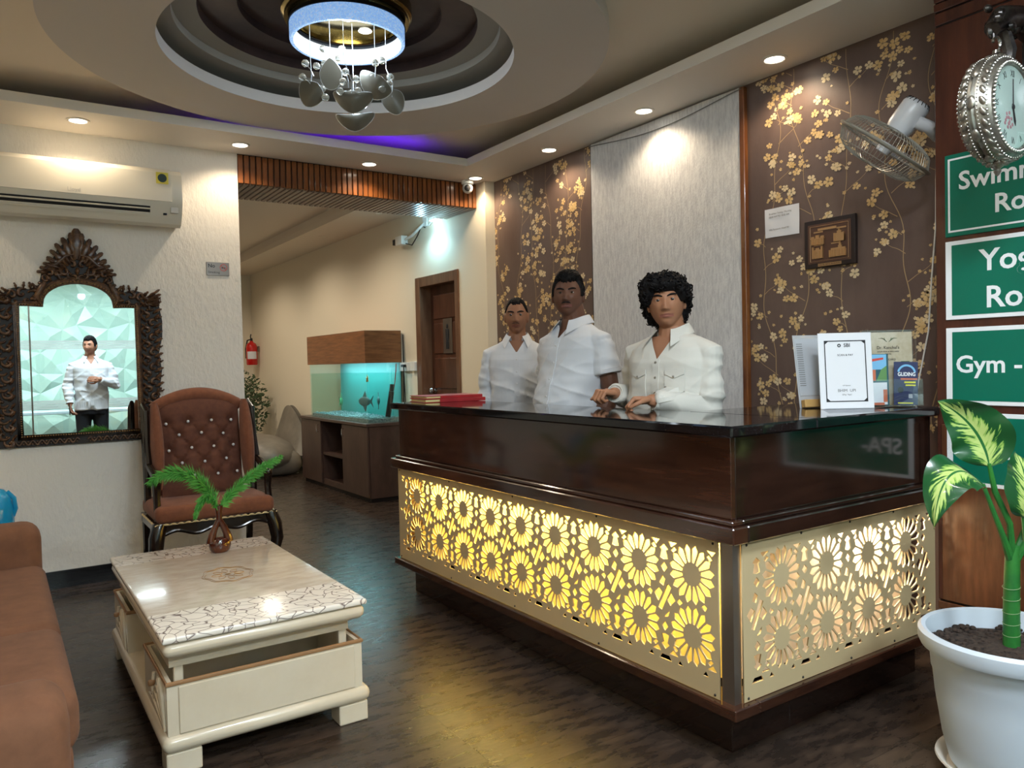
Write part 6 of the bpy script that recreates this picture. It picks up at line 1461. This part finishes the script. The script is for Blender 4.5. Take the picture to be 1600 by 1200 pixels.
    def fold_(u,v):
        a = -pi/2+op+(2*pi-2*op)*u; e = abs(u-0.5)*2; dn = 0.030*math.exp(-((abs(a-pi/2)-pi+op)/0.9)**2); r = nk+0.004+0.024*v+0.026*v*e**4; pt_ = e**6
        return (r*cos(a)+(0.012*v*pt_*(1 if cos(a)>0 else -1)),0.016+r*1.08*sin(a)-0.012*v*pt_,zc+0.033-dn-v*(0.036+0.034*pt_)-0.006*v*v)
    m.grid(fold_,60,8); m.grid(lambda u,v:tuple(Vector(fold_(u,v))+Vector((0,0,-0.0025))),60,8)
    part('collar',m,shirtm,shirt,ang=1.2)
    # placket, buttons
    m = MB(); zs=[]; z = vz-0.004
    while z > 0.50*H: zs.append(z); z -= 0.012
    L_=[];R_=[]
    for z in zs:
        a = fr(-0.017,z,0.0028); c = fr(0.017,z,0.0028)
        if a and c: L_.append(a); R_.append(c)
    n_=len(L_)
    if n_ > 2:
        m.add(L_+R_+[p+Vector((0,0.006,0)) for p in L_]+[p+Vector((0,0.006,0)) for p in R_],[q for i in range(n_-1) for q in ((i,i+1,n_+i+1,n_+i),(2*n_+i,2*n_+i+1,i+1,i),(n_+i,n_+i+1,3*n_+i+1,3*n_+i))]); part('placket',m,shirtm,shirt)
    for z in build.get('btn',[]):
        p = fr(0.0,z*H,0.0042)
        if p: q = MB(); q.lathe([(0.0,0.002),(0.0052,0.0015),(0.0056,-0.002)],p,12,R=Matrix.Rotation(pi/2,3,'X')); part('button',q,build.get('btnm','button_white'),shirt)
    if build.get('pocket'):
        for e in (-1,1):
            for nm,z0,z1,tri in (('pocket',0.672*H,0.745*H,0),('pocket_flap',0.733*H,0.757*H,1)):
                m = MB(); ok=True; nu_,nv_=9,7; pts=[]
                for j in range(nv_):
                    for i in range(nu_):
                        u=i/(nu_-1); v=j/(nv_-1); zz = z1-(z1-z0)*v*((1.0-0.45*abs(2*u-1)) if tri else (1.0-0.10*abs(2*u-1))); xx = e*(0.052+0.088*u); p = fr(xx,zz,0.0050 if not tri else 0.0095)
                        if p is None: ok=False; break
                        pts.append(p)
                    if not ok: break
                if ok:
                    k_=len(pts); fs=[(j*nu_+i,j*nu_+i+1,(j+1)*nu_+i+1,(j+1)*nu_+i) for j in range(nv_-1) for i in range(nu_-1)]; rim=[(i,i+1) for i in range(nu_-1)]+[((nv_-1)*nu_+i,(nv_-1)*nu_+i+1) for i in range(nu_-1)]+[(j*nu_,(j+1)*nu_) for j in range(nv_-1)]+[(j*nu_+nu_-1,(j+1)*nu_+nu_-1) for j in range(nv_-1)]
                    m.add(pts+[p+Vector((0,0.006,0)) for p in pts],fs+[(a,c,c+k_,a+k_) for a,c in rim]); o = part(nm,m,shirtm,shirt)
                    if tri:
                        p = fr(e*0.096,z0+0.008,0.0125)
                        if p: q = MB(); q.sph(p,(0.0055,0.003,0.0055),10,6); part('button',q,'button',shirt)
    # ---- trousers and shoes
    b = MB(); sections(b,[(0.44*H,0.165*bw,0.118*bd,0.008),(0.50*H,0.172*bw,0.125*bd,0.008),(0.565*H,0.160*bw,0.115*bd+bel*0.3,0.006-bel*0.3)])
    for e in (-1,1): cap(b,[(e*0.085*bw,0.01,0.47*H),(e*0.095*bw,0.005,0.27*H),(e*0.10*bw,0.022,0.05*H)],[0.092*bw,0.070*bw,0.058])
    tm = remesh('trousers',b,0.010,2,1.0); tm.materials.append(M['trouser']); tm.transform(T); link('trousers',tm,t)
    for e in (-1,1):
        m = MB(); cap(m,[(e*0.10*bw,0.045,0.046),(e*0.105*bw,-0.06,0.045),(e*0.11*bw,-0.145,0.040)],[0.043,0.044,0.038],14)
        m.v = [(x,y,max(0.001,z)) for x,y,z in m.v]; part('shoe',m,'dark_slot')
    return t
def loc2(loc,rz):
    I = (Matrix.Translation(Vector(loc))@Matrix.Rotation(rz,4,'Z')).inverted(); return lambda p: I@Vector(p)
def dloc(rz): return lambda d: Matrix.Rotation(-rz,3,'Z')@Vector(d)
def hair_short(front=0.070, side=0.012, back=-0.055, vol=0.016, top=0.010, part_=0.0, strands=1.0, sideburn=0.0, quiff=0.0):
    def f(q,p):
        az = abs(atan2(q.x,-q.y)); lim = front+0.008*smooth01(0.25,0.75,az) if az < 0.85 else (front+0.008+(side-front-0.008)*smooth01(0.85,1.18,az) if az < 1.35 else side+(back-side)*smooth01(1.45,2.3,az))
        if sideburn and 1.05 < az < 1.5: lim = min(lim,side-sideburn)
        lim += 0.009*noise.noise(q*9.0)+0.006*noise.noise(q*27.0)
        k = smooth01(lim-0.006,lim+0.008,p.z); v = vol*(0.45+0.55*smooth01(0.0,0.10,p.z))+top*smooth01(0.06,0.11,p.z)+quiff*smooth01(0.06,0.10,p.z)*smooth01(0.3,-0.5,q.y)
        v *= 1+0.16*noise.noise(Vector((q.x*26,q.y*5,q.z*9)))*strands+part_*q.x
        return p+q*(-0.012+(0.012+v)*k)
    return f
def hair_curly(q,p):
    az = abs(atan2(q.x,-q.y)); front=0.046; side=-0.002; back=-0.095
    lim = front if az < 0.55 else (front+(side-front)*smooth01(0.55,1.05,az) if az < 1.3 else side+(back-side)*smooth01(1.35,1.9,az))
    k = smooth01(lim-0.008,lim+0.016,p.z); v = 0.026+0.010*smooth01(-0.03,0.05,p.z)-0.012*smooth01(0.085,0.113,p.z)+0.010*smooth01(0.02,0.06,p.z)*smooth01(0.0,-0.6,q.x)
    v += 0.010*noise.noise(q*7.0)+0.006*noise.noise(q*17.0)
    return p+q*(-0.012+(0.012+v)*k)
# --- right: curly hair, cream shirt with two pockets, forearms on the counter
LA,RA = (2.52,2.475,0.0),radians(-80); A = loc2(LA,RA); D = dloc(RA)
person('person in a cream shirt with chest pockets and curly hair, hands on the counter',LA,RA,1.662,radians(32),dict(w=1.05,jaw=0.17,nose=0.95,cheek=0.004,mouth=1.15,chin=0.004,gaze=0.05),'skin_a','lip_a','shirt_cream',
  dict(w=1.10,d=0.98,arm=1.04,sl=1.0,neck=1.0,curls=True,pocket=True,vneck=0.085,vw=0.95,btn=(0.775,0.735,0.69,0.645,0.60,0.56),btnm='button',seed=2.2,cuff=0.93,hy=-0.03),
  {1:(( 0.198,0.01,1.328),A((2.545,2.290,1.080)),A((2.312,2.385,1.128)),D((-0.75,0.62,0.02)),D((-0.35,-0.1,-1)),(50,66,40)),
  -1:((-0.198,0.01,1.328),A((2.58,2.79,1.115)),A((2.372,2.695,1.150)),D((-0.85,0.05,0.10)),D((-0.1,0.1,-1)),(66,82,50))},
  hair_curly,'long',{},0.0,htilt=radians(-4))
# --- middle: stout, short sleeves
LB,RB = (2.605,3.285,0.0),radians(-84)
person('stout person with a moustache in a white short-sleeved shirt, standing in the middle',LB,RB,1.765,radians(39),dict(w=1.10,jaw=0.10,nose=1.05,cheek=0.007,mouth=1.05,chin=0.003,tache=0.8,gaze=-0.15),'skin_b','lip_b','shirt_white',
  dict(w=1.12,d=1.16,arm=1.20,sl=1.10,neck=1.12,belly=0.05,vneck=0.050,vw=0.8,btn=(0.785,0.735,0.685,0.635,0.585),seed=5.1,hy=-0.03,comb=0.8,strand=0.045),
  {1:((0.202,0.01,1.40),(0.245,0.03,1.14),(0.240,-0.10,0.90),(0,-0.3,-1),(-1,0,0),(20,25,15)),-1:((-0.202,0.01,1.40),(-0.235,0.03,1.14),(-0.228,-0.08,0.90),(0,-0.3,-1),(1,0,0),(20,25,15))},
  hair_short(0.066,0.015,-0.06,0.014,0.012,0.25,1.0,0.02,0.010),'short',{},radians(-2))
# --- left: slim, white long sleeves
LC,RC = (2.795,4.10,0.0),radians(-38)
person('slim person in a white long-sleeved shirt, standing at the left end of the counter',LC,RC,1.705,radians(0),dict(w=0.95,jaw=0.27,nose=1.0,cheek=0.003,mouth=0.95,chin=0.004,tache=0.5),'skin_c','lip_c','shirt_white',
  dict(w=0.98,d=0.95,arm=0.96,sl=0.92,neck=0.95,vneck=0.060,vw=1.0,btn=(0.775,0.73,0.685,0.64,0.595),seed=8.3,cuff=0.75,strand=0.018,comb=0.2),
  {1:((0.176,0.01,1.36),(0.215,0.04,1.10),(0.195,-0.10,0.885),(0,-0.35,-1),(-1,0,0),(20,25,15)),-1:((-0.176,0.01,1.36),(-0.215,0.04,1.10),(-0.195,-0.10,0.885),(0,-0.35,-1),(1,0,0),(20,25,15))},
  hair_short(0.074,0.030,-0.045,0.006,0.007,0.0,0.6),'long',{})
# --- seen only in the mirror: white shirt, dark trousers, phone in hand
LD,RD = (1.02,-0.50,0.0),radians(180); A = loc2(LD,RD)
pd = person('person in a white shirt and dark trousers reflected in the carved mirror, holding a phone',LD,RD,1.75,radians(28),dict(w=1.0,jaw=0.20,nose=1.0,cheek=0.006,mouth=1.1,chin=0.003),'skin_d','lip_a','shirt_white',
  dict(w=1.10,d=1.02,arm=1.0,sl=1.0,neck=1.0,vneck=0.055,btn=(0.78,0.73,0.68,0.63,0.58),seed=3.3,cuff=0.90),
  {1:((0.200,0.01,1.39),(0.255,0.03,1.14),(0.250,-0.08,0.90),(0,-0.15,-1),(-1,0,0),(35,45,25)),-1:((-0.200,0.01,1.39),(-0.275,-0.02,1.14),(-0.075,-0.185,1.215),(1.0,-0.15,0.05),(0,0.9,-0.2),(35,50,30))},
  hair_short(0.066,0.015,-0.06,0.012,0.012,-0.2,1.0,0.02,0.010),'long',{},vox=0.0045)
ph = thing('mobile_phone','dark mobile phone in the hand of the reflected person','phone',(1.02-0.245,-0.40,0.80))
MB().rbox((0.758,-0.412,0.775),(0.767,-0.342,0.915),0.003,2).build('phone_case','dark_slot',ph)
